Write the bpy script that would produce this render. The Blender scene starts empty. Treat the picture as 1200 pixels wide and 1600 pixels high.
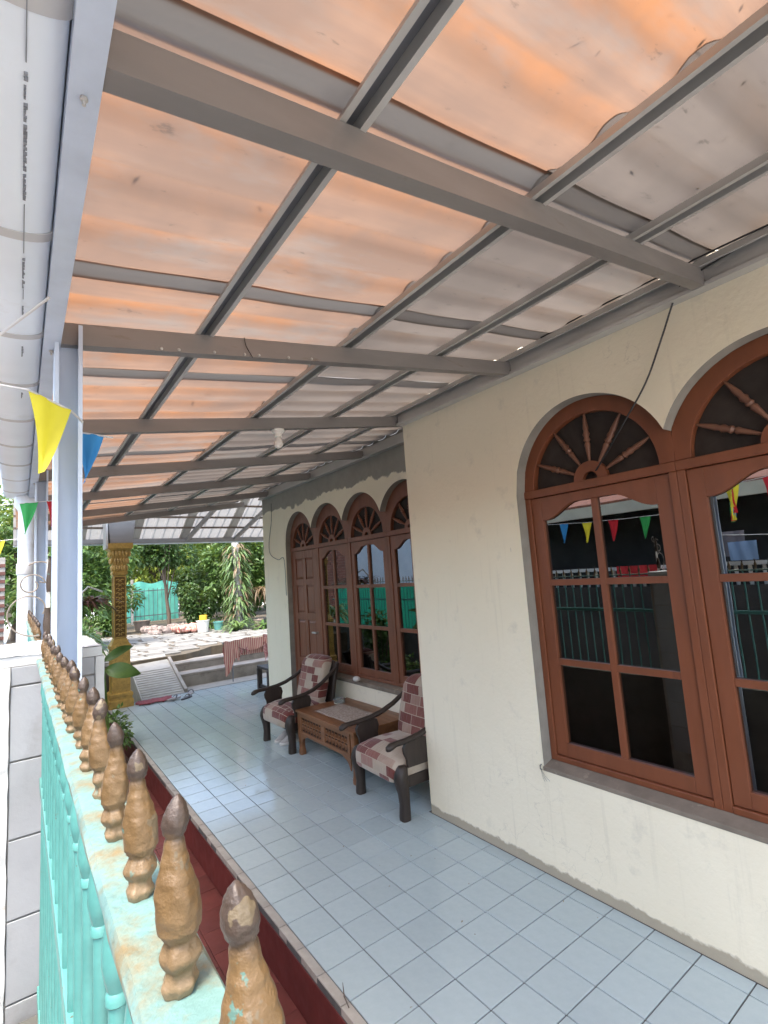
import bpy, math, random
from mathutils import Vector, Matrix
random.seed(7)
S = bpy.context.scene
COL = S.collection
R = math.radians

# ------------------------------------------------------------------ camera
cam = bpy.data.cameras.new('camera'); camo = bpy.data.objects.new('camera', cam); COL.objects.link(camo)
_r = Vector((0.8095945, -0.5829292, -0.0689221)); _d = Vector((0.0139117, 0.136438, -0.9905509)); _f = Vector((0.5868247, 0.8009858, 0.118569))
camo.matrix_world = Matrix(((_r.x, -_d.x, -_f.x, -2.3132), (_r.y, -_d.y, -_f.y, -2.7883), (_r.z, -_d.z, -_f.z, 1.7220), (0, 0, 0, 1)))
cam.sensor_fit = 'HORIZONTAL'; cam.sensor_width = 36; cam.lens = 36 * 782.85 / 1200
cam.clip_start = 0.02; cam.clip_end = 600
S.camera = camo

# ------------------------------------------------------------------ sky, sun, exposure
SUN = Vector((-0.30, -0.26, 0.92)).normalized()
w = bpy.data.worlds.new('World'); S.world = w; w.use_nodes = True
nt = w.node_tree; bg = nt.nodes['Background']
sky = nt.nodes.new('ShaderNodeTexSky'); sky.sky_type = 'NISHITA'; sky.sun_disc = False
sky.sun_elevation = math.asin(SUN.z); sky.sun_rotation = math.atan2(SUN.x, SUN.y)
sky.air_density = 1.2; sky.dust_density = 4.0; sky.ozone_density = 1.0
nt.links.new(sky.outputs[0], bg.inputs[0]); bg.inputs[1].default_value = 0.15
sl = bpy.data.lights.new('sun', 'SUN'); sl.energy = 0.85; sl.angle = R(12); sl.color = (1.0, 0.94, 0.84)
slo = bpy.data.objects.new('sun', sl); COL.objects.link(slo)
slo.rotation_euler = (-SUN).to_track_quat('-Z', 'Y').to_euler(); slo.location = (0, 0, 12)
vs = S.view_settings; vs.view_transform = 'Standard'; vs.look = 'None'; vs.gamma = 1.0; vs.use_curve_mapping = False
vs.exposure = 2.6
S.cycles.max_bounces = 10; S.cycles.diffuse_bounces = 5; S.cycles.transmission_bounces = 8; S.cycles.transparent_max_bounces = 12
S.cycles.caustics_reflective = False; S.cycles.caustics_refractive = False
S.cycles.use_denoising = True; S.cycles.sample_clamp_indirect = 6.0

# ------------------------------------------------------------------ materials
MATS = {}
def nodes_of(name):
    m = bpy.data.materials.new(name); m.use_nodes = True; MATS[name] = m
    return m, m.node_tree, m.node_tree.nodes, m.node_tree.links, m.node_tree.nodes['Principled BSDF']
def N(nt, t, **kw):
    n = nt.nodes.new(t)
    for k, v in kw.items():
        if k.startswith('i_'):
            key = k[2:]
            n.inputs[int(key) if key.isdigit() else key].default_value = v
        else: setattr(n, k, v)
    return n
def ramp(nt, fac, stops, interp='LINEAR'):
    r = nt.nodes.new('ShaderNodeValToRGB'); r.color_ramp.interpolation = interp
    e = r.color_ramp.elements
    while len(e) < len(stops): e.new(0.5)
    for el, (p, c) in zip(e, stops):
        el.position = p; el.color = (c[0], c[1], c[2], 1) if isinstance(c, (tuple, list)) else (c, c, c, 1)
    nt.links.new(fac, r.inputs[0]); return r.outputs[0]
def mixc(nt, fac, a, b, blend='MIX'):
    m = nt.nodes.new('ShaderNodeMix'); m.data_type = 'RGBA'; m.blend_type = blend
    for sock, v in ((m.inputs[0], fac), (m.inputs[6], a), (m.inputs[7], b)):
        if hasattr(v, 'is_linked'): nt.links.new(v, sock)
        elif isinstance(v, (tuple, list)): sock.default_value = (v[0], v[1], v[2], 1)
        else: sock.default_value = v
    return m.outputs[2]
def mth(nt, op, a, b=0.0):
    m = nt.nodes.new('ShaderNodeMath'); m.operation = op
    for sock, v in ((m.inputs[0], a), (m.inputs[1], b)):
        if hasattr(v, 'is_linked'): nt.links.new(v, sock)
        else: sock.default_value = v
    return m.outputs[0]
def coords(nt, scale=(1, 1, 1), kind='Object', rot=(0, 0, 0)):
    tc = nt.nodes.new('ShaderNodeTexCoord'); mp = nt.nodes.new('ShaderNodeMapping')
    mp.inputs['Scale'].default_value = scale; mp.inputs['Rotation'].default_value = rot
    nt.links.new(tc.outputs[kind], mp.inputs[0]); return mp.outputs[0]
def noise(nt, vec, scale, detail=4, rough=0.55, dist=0.0):
    n = N(nt, 'ShaderNodeTexNoise'); n.inputs['Scale'].default_value = scale; n.inputs['Detail'].default_value = detail
    n.inputs['Roughness'].default_value = rough; n.inputs['Distortion'].default_value = dist
    nt.links.new(vec, n.inputs['Vector']); return n.outputs['Fac']
def bumpn(nt, p, h, strength=0.3, dist=0.01):
    b = N(nt, 'ShaderNodeBump'); b.inputs['Strength'].default_value = strength; b.inputs['Distance'].default_value = dist
    nt.links.new(h, b.inputs['Height']); nt.links.new(b.outputs[0], p.inputs['Normal'])
def mul(c, k): return tuple(min(1, x * k) for x in c)

def M(name, col, rough=0.5, metal=0.0, var=0.15, scale=5, bump=0.15, bscale=60, stretch=(1, 1, 1), wear=None, wscale=14, wlo=0.62, whi=0.66, rnd=0.0, spec=0.5):
    """plain procedural surface: tonal variation, fine relief, optional chipped or stained wear with its own colour"""
    m, nt, n, l, p = nodes_of(name)
    v = coords(nt, stretch)
    f = noise(nt, v, scale, 5)
    c = mixc(nt, ramp(nt, f, [(0.3, 0.0), (0.7, 1.0)]), mul(col, 1 - var), mul(col, 1 + var))
    if rnd:
        oi = N(nt, 'ShaderNodeObjectInfo')
        k = ramp(nt, oi.outputs['Random'], [(0, 1 - rnd), (1, 1.0)])
        c = mixc(nt, 1.0, c, k, 'MULTIPLY')
    if wear:
        wn = noise(nt, v, wscale, 8, 0.65)
        wf = ramp(nt, wn, [(wlo, 0.0), (whi, 1.0)])
        c = mixc(nt, wf, c, wear)
    l.new(c, p.inputs['Base Color'])
    rn = ramp(nt, noise(nt, v, scale * 3, 3), [(0.2, max(0, rough - 0.08)), (0.8, min(1, rough + 0.12))])
    l.new(rn, p.inputs['Roughness'])
    p.inputs['Metallic'].default_value = metal
    p.inputs['Specular IOR Level'].default_value = spec
    if bump: bumpn(nt, p, noise(nt, v, bscale, 5), bump, 0.004)
    return m

steel = M('steel', (0.24, 0.225, 0.215), 0.45, 0.25, 0.10, 3, 0.05, 40, (0.6, 3, 3), wear=(0.15, 0.10, 0.07), wscale=6, wlo=0.60, whi=0.75)
steel_dark = M('steel_dark', (0.17, 0.18, 0.205), 0.35, 0.5, 0.12, 3, 0.05, 40)
steel_light = M('steel_light', (0.50, 0.49, 0.47), 0.4, 0.3, 0.10, 3, 0.05, 40)
steel_post = M('steel_post', (0.52, 0.60, 0.72), 0.4, 0.1, 0.10, 2.5, 0.08, 50, (3, 3, 0.4))
pvc = M('pvc', (0.76, 0.84, 0.92), 0.35, 0, 0.05, 3, 0.03, 20, wear=(0.52, 0.52, 0.50), wscale=3, wlo=0.6, whi=0.85)
pvc_joint = M('pvc_joint', (0.52, 0.53, 0.54), 0.4, 0, 0.06, 3, 0.03, 20)
ink = M('ink', (0.22, 0.24, 0.27), 0.6, 0, 0.1, 40, 0)
wood = M('wood', (0.19, 0.060, 0.026), 0.40, 0, 0.12, 3, 0.05, 45, (4, 4, 0.7), wear=(0.10, 0.035, 0.02), wscale=3, wlo=0.62, whi=0.8)
wood_far = M('wood_far', (0.20, 0.075, 0.040), 0.45, 0, 0.14, 3, 0.05, 45, (4, 4, 0.7), wear=(0.12, 0.05, 0.03), wscale=3, wlo=0.6, whi=0.8)
spindle_m = M('spindle_wood', (0.17, 0.075, 0.045), 0.45, 0, 0.2, 8, 0.1, 60)
teak = M('teak', (0.20, 0.085, 0.035), 0.38, 0, 0.25, 4, 0.12, 60, (5, 0.6, 5))
teak_dark = M('teak_dark', (0.045, 0.018, 0.010), 0.6, 0, 0.3, 10, 0.1, 60)
ebony = M('ebony', (0.030, 0.020, 0.015), 0.48, 0, 0.3, 6, 0.12, 60, (4, 4, 1), wear=(0.07, 0.045, 0.03), wscale=9, wlo=0.64, whi=0.74)
cement = M('cement', (0.27, 0.25, 0.215), 0.85, 0, 0.16, 8, 0.3, 90)
sillcem = M('sill_cement', (0.215, 0.175, 0.135), 0.85, 0, 0.2, 9, 0.4, 60, wear=(0.32, 0.27, 0.21), wscale=12, wlo=0.6, whi=0.68)
grout = M('grout', (0.09, 0.088, 0.085), 0.85, 0, 0.2, 12, 0.2, 120)
nosing = M('nosing', (0.36, 0.33, 0.29), 0.6, 0, 0.2, 10, 0.2, 90, wear=(0.16, 0.13, 0.11), wscale=16, wlo=0.6, whi=0.72)
redtile = M('red_tile', (0.125, 0.028, 0.022), 0.5, 0, 0.22, 7, 0.1, 60, rnd=0.25, wear=(0.17, 0.09, 0.07), wscale=8, wlo=0.62, whi=0.82)
redgrout = M('red_grout', (0.20, 0.13, 0.11), 0.9, 0, 0.2, 12, 0.2, 120)
redpaint = M('red_paint', (0.115, 0.018, 0.015), 0.6, 0, 0.2, 5, 0.15, 60)
aqua = M('aqua_paint', (0.078, 0.245, 0.225), 0.42, 0, 0.18, 14, 0.35, 40, wear=(0.10, 0.085, 0.065), wscale=45, wlo=0.665, whi=0.68)
aqua_rail = M('aqua_rail_paint', (0.135, 0.245, 0.23), 0.6, 0, 0.18, 14, 0.7, 60, wear=(0.185, 0.145, 0.075), wscale=24, wlo=0.47, whi=0.64)
pillar_tile = M('pillar_tile', (0.29, 0.30, 0.31), 0.5, 0, 0.10, 4, 0.2, 60, wear=(0.20, 0.195, 0.18), wscale=5, wlo=0.55, whi=0.85)
pillar_white = M('pillar_white', (0.52, 0.53, 0.52), 0.8, 0, 0.10, 10, 0.5, 50, wear=(0.42, 0.39, 0.34), wscale=18, wlo=0.62, whi=0.7)
plinthm = M('plinth', (0.10, 0.10, 0.09), 0.85, 0, 0.2, 6, 0.3, 60)
white_wood = M('white_paint', (0.74, 0.72, 0.67), 0.5, 0, 0.1, 6, 0.1, 60)
bulbm = M('bulb_white', (0.82, 0.80, 0.75), 0.25, 0, 0.03, 6, 0)
black = M('black_rubber', (0.015, 0.015, 0.016), 0.5, 0, 0.2, 20, 0)
rodm = M('rod_grey', (0.24, 0.21, 0.18), 0.6, 0.1, 0.2, 30, 0.1, 90)
wirem = M('grey_wire', (0.16, 0.15, 0.14), 0.5, 0.3, 0.2, 20, 0)
concrete = M('concrete', (0.42, 0.40, 0.37), 0.9, 0, 0.2, 4, 0.4, 40, wear=(0.20, 0.18, 0.15), wscale=3, wlo=0.55, whi=0.75)
flag = M('flagstone', (0.21, 0.205, 0.19), 0.85, 0, 0.2, 6, 0.4, 40, rnd=0.3)
soil = M('soil', (0.10, 0.08, 0.055), 0.95, 0, 0.3, 6, 0.6, 30)
stepm = M('step_cement', (0.28, 0.25, 0.215), 0.9, 0, 0.2, 5, 0.4, 50, wear=(0.15, 0.13, 0.11), wscale=4, wlo=0.56, whi=0.72)
rampm = M('ramp_cement', (0.36, 0.345, 0.31), 0.9, 0, 0.12, 6, 0.3, 60)
goldcol = M('gold_column', (0.42, 0.26, 0.062), 0.40, 0.2, 0.25, 14, 0.5, 70, wear=(0.17, 0.095, 0.025), wscale=40, wlo=0.55, whi=0.7)
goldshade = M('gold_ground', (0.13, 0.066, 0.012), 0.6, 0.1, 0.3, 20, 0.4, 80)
bark = M('bark', (0.10, 0.075, 0.055), 0.9, 0, 0.3, 12, 0.6, 40, (2, 2, 0.6))
paleroof = M('pale_roof', (0.60, 0.57, 0.53), 0.5, 0, 0.12, 4, 0.05, 40, wear=(0.38, 0.33, 0.28), wscale=5, wlo=0.56, whi=0.8)
brown = M('brown_batten', (0.13, 0.09, 0.065), 0.6, 0, 0.2, 5, 0.1, 40)
brickm = M('old_brick', (0.14, 0.06, 0.048), 0.9, 0, 0.25, 7, 0.4, 60, rnd=0.4)
mortar = M('mortar', (0.30, 0.28, 0.25), 0.95, 0, 0.2, 9, 0.4, 60)
housewhite = M('pale_blue_wall', (0.55, 0.60, 0.66), 0.8, 0, 0.08, 3, 0.1, 60)
darkwall = M('dark_wall', (0.055, 0.05, 0.045), 0.9, 0, 0.3, 3, 0.3, 40)
creampaint = M('cream_fascia', (0.62, 0.55, 0.40), 0.7, 0, 0.1, 4, 0.1, 50)
rooftile = M('roof_tile', (0.22, 0.085, 0.05), 0.8, 0, 0.25, 8, 0.3, 40)
fan_dark = M('fanlight_dark', (0.030, 0.022, 0.018), 0.7, 0, 0.3, 8, 0.1, 60)
interior = M('interior', (0.10, 0.09, 0.08), 0.9, 0, 0.1, 3, 0)
curtain = M('curtain', (0.26, 0.28, 0.30), 0.9, 0, 0.1, 3, 0)
shoe_m = M('shoe_canvas', (0.42, 0.39, 0.36), 0.8, 0, 0.15, 30, 0.2, 120)
sole_m = M('shoe_sole', (0.62, 0.60, 0.56), 0.6, 0, 0.1, 20, 0.1, 80)
sandal_m = M('sandal_black', (0.05, 0.045, 0.045), 0.6, 0, 0.2, 20, 0.1, 80)
sandal_g = M('sandal_grey', (0.30, 0.27, 0.25), 0.6, 0, 0.2, 20, 0.1, 80)
mat_m = M('red_mat', (0.24, 0.055, 0.06), 0.95, 0, 0.35, 25, 0.5, 120)
bucket_w = M('bucket_white', (0.62, 0.62, 0.58), 0.4, 0, 0.08, 9, 0.05, 40, wear=(0.40, 0.36, 0.30), wscale=9, wlo=0.6, whi=0.7)
bucket_t = M('bucket_teal', (0.10, 0.30, 0.28), 0.4, 0, 0.1, 9, 0.05, 40)
yellowp = M('yellow_plastic', (0.65, 0.45, 0.04), 0.45, 0, 0.1, 9, 0)
potm = M('clay_pot', (0.30, 0.24, 0.20), 0.8, 0, 0.2, 9, 0.2, 50)
rock = M('rubble', (0.26, 0.21, 0.19), 0.9, 0, 0.3, 9, 0.4, 60)
hose_m = M('pale_pipe', (0.5, 0.5, 0.46), 0.5, 0, 0.1, 9, 0)
runner_m = M('runner_cloth', (0.34, 0.27, 0.22), 0.95, 0, 0.3, 45, 0.3, 200, wear=(0.45, 0.38, 0.32), wscale=60, wlo=0.5, whi=0.6)

def special():
    # cream house paint with a bare-cement band under the eaves of the recess and grime along the floor
    for nm, band in (('wall_paint', False), ('wall_paint_patched', True)):
        m, nt, n, l, p = nodes_of(nm)
        v = coords(nt)
        big = noise(nt, v, 0.9, 4, 0.6); fine = noise(nt, v, 7, 6, 0.65)
        c = mixc(nt, ramp(nt, big, [(0.3, 0.0), (0.7, 1.0)]), (0.82, 0.735, 0.56), (0.87, 0.79, 0.62))
        c = mixc(nt, ramp(nt, fine, [(0.60, 0.0), (0.80, 0.45)]), c, (0.50, 0.46, 0.37))
        vs2 = coords(nt, (1, 5, 0.5))
        c = mixc(nt, ramp(nt, noise(nt, vs2, 2.2, 6, 0.7), [(0.62, 0.0), (0.9, 0.5)]), c, (0.46, 0.41, 0.32))
        sep = N(nt, 'ShaderNodeSeparateXYZ'); l.new(v, sep.inputs[0])
        z = sep.outputs[2]
        zz = mth(nt, 'ADD', z, mth(nt, 'MULTIPLY', noise(nt, v, 6, 6, 0.7), -0.09))
        c = mixc(nt, ramp(nt, zz, [(-0.012, 0.75), (0.012, 0.0)]), c, (0.27, 0.225, 0.165))
        vo = N(nt, 'ShaderNodeTexVoronoi'); vo.feature = 'DISTANCE_TO_EDGE'; vo.inputs['Scale'].default_value = 1.1
        wv = N(nt, 'ShaderNodeVectorMath'); wv.operation = 'ADD'; l.new(v, wv.inputs[0])
        nz = N(nt, 'ShaderNodeTexNoise'); nz.inputs['Scale'].default_value = 5; nz.inputs['Detail'].default_value = 6; l.new(v, nz.inputs['Vector']); l.new(nz.outputs['Color'], wv.inputs[1]); l.new(wv.outputs[0], vo.inputs['Vector'])
        crk = mth(nt, 'MULTIPLY', ramp(nt, vo.outputs['Distance'], [(0.0, 1.0), (0.006, 0.0)]), ramp(nt, noise(nt, v, 0.8, 2), [(0.52, 0.0), (0.64, 0.32)]))
        c = mixc(nt, crk, c, (0.38, 0.34, 0.27))
        run = noise(nt, coords(nt, (1, 14, 0.7)), 1.6, 5, 0.6)
        c = mixc(nt, ramp(nt, run, [(0.60, 0.0), (0.78, 0.30)]), c, (0.52, 0.46, 0.35))
        # tiny dents and scratches
        sc = noise(nt, coords(nt, (1, 22, 6), rot=(0.5, 0, 0)), 2.0, 3, 0.5)
        c = mixc(nt, ramp(nt, sc, [(0.765, 0.0), (0.785, 0.5)]), c, (0.40, 0.39, 0.35))
        if band:
            zb = mth(nt, 'ADD', z, mth(nt, 'MULTIPLY', noise(nt, coords(nt, (1, 1, 1)), 2.4, 7, 0.62), 0.34))
            c = mixc(nt, ramp(nt, mth(nt, 'SUBTRACT', zb, 2.3), [(0.545, 0.0), (0.56, 1.0)]), c, mixc(nt, fine, (0.23, 0.215, 0.185), (0.38, 0.355, 0.31)))
        l.new(c, p.inputs['Base Color']); p.inputs['Roughness'].default_value = 0.75
        h = mth(nt, 'ADD', noise(nt, v, 45, 5, 0.6), mth(nt, 'MULTIPLY', noise(nt, v, 4, 3), 5.0))
        bumpn(nt, p, h, 0.30, 0.007)
    # glazed white tile
    m, nt, n, l, p = nodes_of('white_tile')
    v = coords(nt); oi = N(nt, 'ShaderNodeObjectInfo')
    c = mixc(nt, noise(nt, v, 26, 5, 0.65), (0.36, 0.435, 0.455), (0.44, 0.52, 0.535))
    c = mixc(nt, 1.0, c, ramp(nt, oi.outputs['Random'], [(0, 0.93), (1, 1.0)]), 'MULTIPLY')
    c = mixc(nt, ramp(nt, noise(nt, v, 1.7, 6, 0.7), [(0.50, 0.0), (0.80, 0.6)]), c, (0.29, 0.325, 0.32))
    c = mixc(nt, ramp(nt, noise(nt, v, 0.55, 5, 0.7), [(0.46, 0.0), (0.70, 0.35)]), c, (0.46, 0.50, 0.49))
    l.new(c, p.inputs['Base Color'])
    l.new(ramp(nt, noise(nt, v, 4, 5, 0.6), [(0.3, 0.07), (0.75, 0.22)]), p.inputs['Roughness'])
    bumpn(nt, p, noise(nt, v, 9, 2), 0.06, 0.004)
    # fibreglass roof sheet: lets the sun through
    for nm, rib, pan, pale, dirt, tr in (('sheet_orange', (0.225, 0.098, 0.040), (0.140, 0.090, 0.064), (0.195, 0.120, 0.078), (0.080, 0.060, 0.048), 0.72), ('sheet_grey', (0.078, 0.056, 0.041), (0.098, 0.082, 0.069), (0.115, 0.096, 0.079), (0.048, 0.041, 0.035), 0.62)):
        m, nt, n, l, p = nodes_of(nm)
        v = coords(nt)
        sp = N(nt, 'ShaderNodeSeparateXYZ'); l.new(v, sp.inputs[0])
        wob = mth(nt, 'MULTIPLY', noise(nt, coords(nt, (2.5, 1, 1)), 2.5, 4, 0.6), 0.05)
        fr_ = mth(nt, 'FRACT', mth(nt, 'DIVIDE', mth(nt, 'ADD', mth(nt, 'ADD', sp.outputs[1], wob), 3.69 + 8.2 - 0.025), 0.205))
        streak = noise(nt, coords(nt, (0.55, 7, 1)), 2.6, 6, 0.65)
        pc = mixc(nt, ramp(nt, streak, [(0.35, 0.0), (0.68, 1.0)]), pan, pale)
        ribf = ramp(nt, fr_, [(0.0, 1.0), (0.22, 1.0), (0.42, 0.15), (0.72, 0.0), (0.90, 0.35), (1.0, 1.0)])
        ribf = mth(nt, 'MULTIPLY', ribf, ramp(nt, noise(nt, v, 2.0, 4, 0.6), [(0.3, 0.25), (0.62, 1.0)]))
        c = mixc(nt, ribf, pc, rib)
        c = mixc(nt, ramp(nt, noise(nt, v, 1.3, 5, 0.62), [(0.42, 0.0), (0.62, 0.8)]), c, mixc(nt, 0.55, pan, dirt))
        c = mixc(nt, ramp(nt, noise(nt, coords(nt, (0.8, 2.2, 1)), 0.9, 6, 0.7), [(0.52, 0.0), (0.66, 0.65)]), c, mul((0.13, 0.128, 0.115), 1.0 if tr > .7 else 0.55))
        c = mixc(nt, ramp(nt, noise(nt, coords(nt, (3, 9, 1), rot=(0, 0, 0.5)), 4, 5, 0.65), [(0.64, 0.0), (0.70, 0.6)]), c, mul(dirt, 0.6))
        oi = N(nt, 'ShaderNodeObjectInfo')
        c = mixc(nt, 1.0, c, ramp(nt, oi.outputs['Random'], [(0, 0.88), (1, 1.0)]), 'MULTIPLY')
        # side laps: trapped dirt greys them, paler colour offsets light lost through two sheets
        lap = mth(nt, 'FRACT', mth(nt, 'DIVIDE', mth(nt, 'ADD', sp.outputs[1], 3.69 + 8.2), 0.82))
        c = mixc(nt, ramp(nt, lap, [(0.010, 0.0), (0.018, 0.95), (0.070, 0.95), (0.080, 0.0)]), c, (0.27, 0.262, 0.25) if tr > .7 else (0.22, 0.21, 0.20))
        tl = N(nt, 'ShaderNodeBsdfTranslucent'); df = N(nt, 'ShaderNodeBsdfDiffuse'); mx = N(nt, 'ShaderNodeMixShader')
        mx.inputs[0].default_value = tr
        l.new(c, tl.inputs[0]); l.new(mixc(nt, 0.5, c, (0.42, 0.38, 0.34)), df.inputs[0])
        gl = N(nt, 'ShaderNodeBsdfGlossy'); gl.inputs['Roughness'].default_value = 0.35; gl.inputs[0].default_value = (0.8, 0.8, 0.8, 1)
        m2 = N(nt, 'ShaderNodeMixShader'); m2.inputs[0].default_value = 0.04
        l.new(df.outputs[0], mx.inputs[1]); l.new(tl.outputs[0], mx.inputs[2]); l.new(mx.outputs[0], m2.inputs[1]); l.new(gl.outputs[0], m2.inputs[2])
        l.new(m2.outputs[0], n['Material Output'].inputs[0])
    # tinted window glass
    m, nt, n, l, p = nodes_of('window_glass')
    fr = N(nt, 'ShaderNodeFresnel'); fr.inputs[0].default_value = 2.9
    tr = N(nt, 'ShaderNodeBsdfTransparent'); tr.inputs[0].default_value = (0.20, 0.22, 0.22, 1)
    gl = N(nt, 'ShaderNodeBsdfGlossy'); gl.inputs['Roughness'].default_value = 0.008; gl.inputs[0].default_value = (0.92, 0.95, 0.94, 1)
    b = N(nt, 'ShaderNodeBump'); b.inputs['Strength'].default_value = 0.012; b.inputs['Distance'].default_value = 0.02
    l.new(noise(nt, coords(nt), 3.0, 1), b.inputs['Height']); l.new(b.outputs[0], gl.inputs['Normal'])
    mx = N(nt, 'ShaderNodeMixShader'); l.new(fr.outputs[0], mx.inputs[0]); l.new(tr.outputs[0], mx.inputs[1]); l.new(gl.outputs[0], mx.inputs[2])
    l.new(mx.outputs[0], n['Material Output'].inputs[0])
    m, nt, n, l, p = nodes_of('clear_glass')
    p.inputs['Base Color'].default_value = (0.8, 0.85, 0.82, 1); p.inputs['Roughness'].default_value = 0.05; p.inputs['Transmission Weight'].default_value = 0.85
    # gold-painted cast finial with scuffed grey tip
    m, nt, n, l, p = nodes_of('gold_cast')
    v = coords(nt); sep = N(nt, 'ShaderNodeSeparateXYZ'); l.new(v, sep.inputs[0])
    oi = N(nt, 'ShaderNodeObjectInfo')
    c = mixc(nt, noise(nt, v, 55, 5, 0.6), (0.095, 0.054, 0.020), (0.170, 0.105, 0.045))
    c = mixc(nt, ramp(nt, noise(nt, v, 30, 4, 0.6), [(0.5, 0.0), (0.72, 0.8)]), c, (0.235, 0.16, 0.085))
    zt = mth(nt, 'ADD', sep.outputs[2], mth(nt, 'MULTIPLY', noise(nt, v, 60, 4), 0.016))
    tip = ramp(nt, mth(nt, 'MULTIPLY', zt, 8.0), [(0.575, 0.0), (0.625, 0.92)])
    c = mixc(nt, tip, c, mixc(nt, noise(nt, v, 90, 4), (0.022, 0.016, 0.013), (0.075, 0.052, 0.042)))
    ad = N(nt, 'ShaderNodeVectorMath'); ad.operation = 'ADD'; l.new(v, ad.inputs[0]); l.new(oi.outputs['Random'], ad.inputs[1])
    c = mixc(nt, ramp(nt, noise(nt, ad.outputs[0], 75, 3, 0.5), [(0.635, 0.0), (0.65, 0.9)]), c, (0.13, 0.10, 0.06))
    c = mixc(nt, ramp(nt, noise(nt, ad.outputs[0], 48, 5, 0.6), [(0.67, 0.0), (0.685, 0.9)]), c, (0.075, 0.16, 0.135))
    lowz = ramp(nt, mth(nt, 'MULTIPLY', zt, 8.0), [(0.06, 0.6), (0.34, 0.0)])
    c = mixc(nt, lowz, c, (0.26, 0.19, 0.115))
    l.new(c, p.inputs['Base Color']); p.inputs['Roughness'].default_value = 0.48; p.inputs['Metallic'].default_value = 0.08
    bumpn(nt, p, mth(nt, 'ADD', noise(nt, v, 120, 4), mth(nt, 'MULTIPLY', noise(nt, v, 420, 2), 0.3)), 0.45, 0.003)
    # patchwork upholstery
    m, nt, n, l, p = nodes_of('patchwork')
    at = N(nt, 'ShaderNodeUVMap'); at.uv_map = 'cloth'
    bt = N(nt, 'ShaderNodeTexBrick'); bt.offset = 0.35; bt.offset_frequency = 2; bt.squash = 0.7; bt.squash_frequency = 3
    for k, val in (('Scale', 1.0), ('Mortar Size', 0.003), ('Mortar Smooth', 0.1), ('Bias', -0.12), ('Brick Width', 0.17), ('Row Height', 0.078)): bt.inputs[k].default_value = val
    bt.inputs['Color1'].default_value = (0.19, 0.050, 0.040, 1); bt.inputs['Color2'].default_value = (0.50, 0.42, 0.33, 1); bt.inputs['Mortar'].default_value = (0.40, 0.31, 0.25, 1)
    mp = N(nt, 'ShaderNodeMapping'); mp.inputs['Rotation'].default_value = (0, 0, R(90)); l.new(at.outputs[0], mp.inputs[0]); l.new(mp.outputs[0], bt.inputs['Vector'])
    c = ramp(nt, bt.outputs['Color'], [(0.0, (0.15, 0.035, 0.028)), (0.10, (0.17, 0.042, 0.032)), (0.17, (0.30, 0.125, 0.10)), (0.24, (0.46, 0.375, 0.29)), (0.45, (0.54, 0.455, 0.365))])
    v = coords(nt); c = mixc(nt, noise(nt, v, 6, 4), c, mixc(nt, 1.0, c, (0.72, 0.68, 0.64), 'MULTIPLY'))
    l.new(c, p.inputs['Base Color']); p.inputs['Roughness'].default_value = 0.95; p.inputs['Sheen Weight'].default_value = 0.25
    bumpn(nt, p, mth(nt, 'ADD', mth(nt, 'MULTIPLY', noise(nt, v, 320, 3), 0.25), mth(nt, 'MULTIPLY', noise(nt, coords(nt, (1, 2.5, 1)), 11, 3, 0.6, 1.0), 3.0)), 0.5, 0.006)
    # leaves
    for nm, a, b in (('leaf_dark', (0.030, 0.070, 0.018), (0.065, 0.135, 0.030)), ('leaf_mid', (0.050, 0.115, 0.025), (0.115, 0.20, 0.045)), ('leaf_pale', (0.085, 0.16, 0.055), (0.18, 0.27, 0.10)),
                     ('leaf_lime', (0.16, 0.23, 0.03), (0.30, 0.34, 0.05)), ('leaf_red', (0.10, 0.035, 0.035), (0.19, 0.085, 0.07)), ('leaf_dry', (0.16, 0.10, 0.055), (0.24, 0.17, 0.10))):
        m, nt, n, l, p = nodes_of(nm)
        v = coords(nt)
        c = mixc(nt, ramp(nt, noise(nt, v, 7, 3, 0.7), [(0.3, 0.0), (0.7, 1.0)]), a, b)
        l.new(c, p.inputs['Base Color']); p.inputs['Roughness'].default_value = 0.45
        tl = N(nt, 'ShaderNodeBsdfTranslucent'); l.new(mixc(nt, 0.3, c, (0.30, 0.36, 0.05)), tl.inputs[0])
        mx = N(nt, 'ShaderNodeMixShader'); mx.inputs[0].default_value = 0.32
        l.new(p.outputs[0], mx.inputs[1]); l.new(tl.outputs[0], mx.inputs[2]); l.new(mx.outputs[0], n['Material Output'].inputs[0])
    # thin cloths: bunting flags, tarp, towels
    for nm, col, t in (('cloth_yellow', (0.78, 0.68, 0.05), 0.45), ('cloth_blue', (0.05, 0.28, 0.60), 0.4), ('cloth_green', (0.05, 0.38, 0.10), 0.4), ('cloth_red', (0.58, 0.03, 0.04), 0.4), ('cloth_cyan', (0.15, 0.55, 0.60), 0.4),
                       ('tarp_teal', (0.20, 0.74, 0.64), 0.45), ('tarp_green', (0.03, 0.36, 0.24), 0.45), ('cloth_sky', (0.35, 0.50, 0.72), 0.2), ('cloth_grey', (0.30, 0.26, 0.27), 0.2), ('cloth_scarlet', (0.75, 0.05, 0.05), 0.25), ('cloth_white', (0.75, 0.75, 0.75), 0.3)):
        m, nt, n, l, p = nodes_of(nm)
        v = coords(nt)
        c = mixc(nt, noise(nt, v, 9, 4), mul(col, 0.85), mul(col, 1.1))
        l.new(c, p.inputs['Base Color']); p.inputs['Roughness'].default_value = 0.7
        tl = N(nt, 'ShaderNodeBsdfTranslucent'); l.new(c, tl.inputs[0])
        mx = N(nt, 'ShaderNodeMixShader'); mx.inputs[0].default_value = t
        l.new(p.outputs[0], mx.inputs[1]); l.new(tl.outputs[0], mx.inputs[2]); l.new(mx.outputs[0], n['Material Output'].inputs[0])
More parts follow.
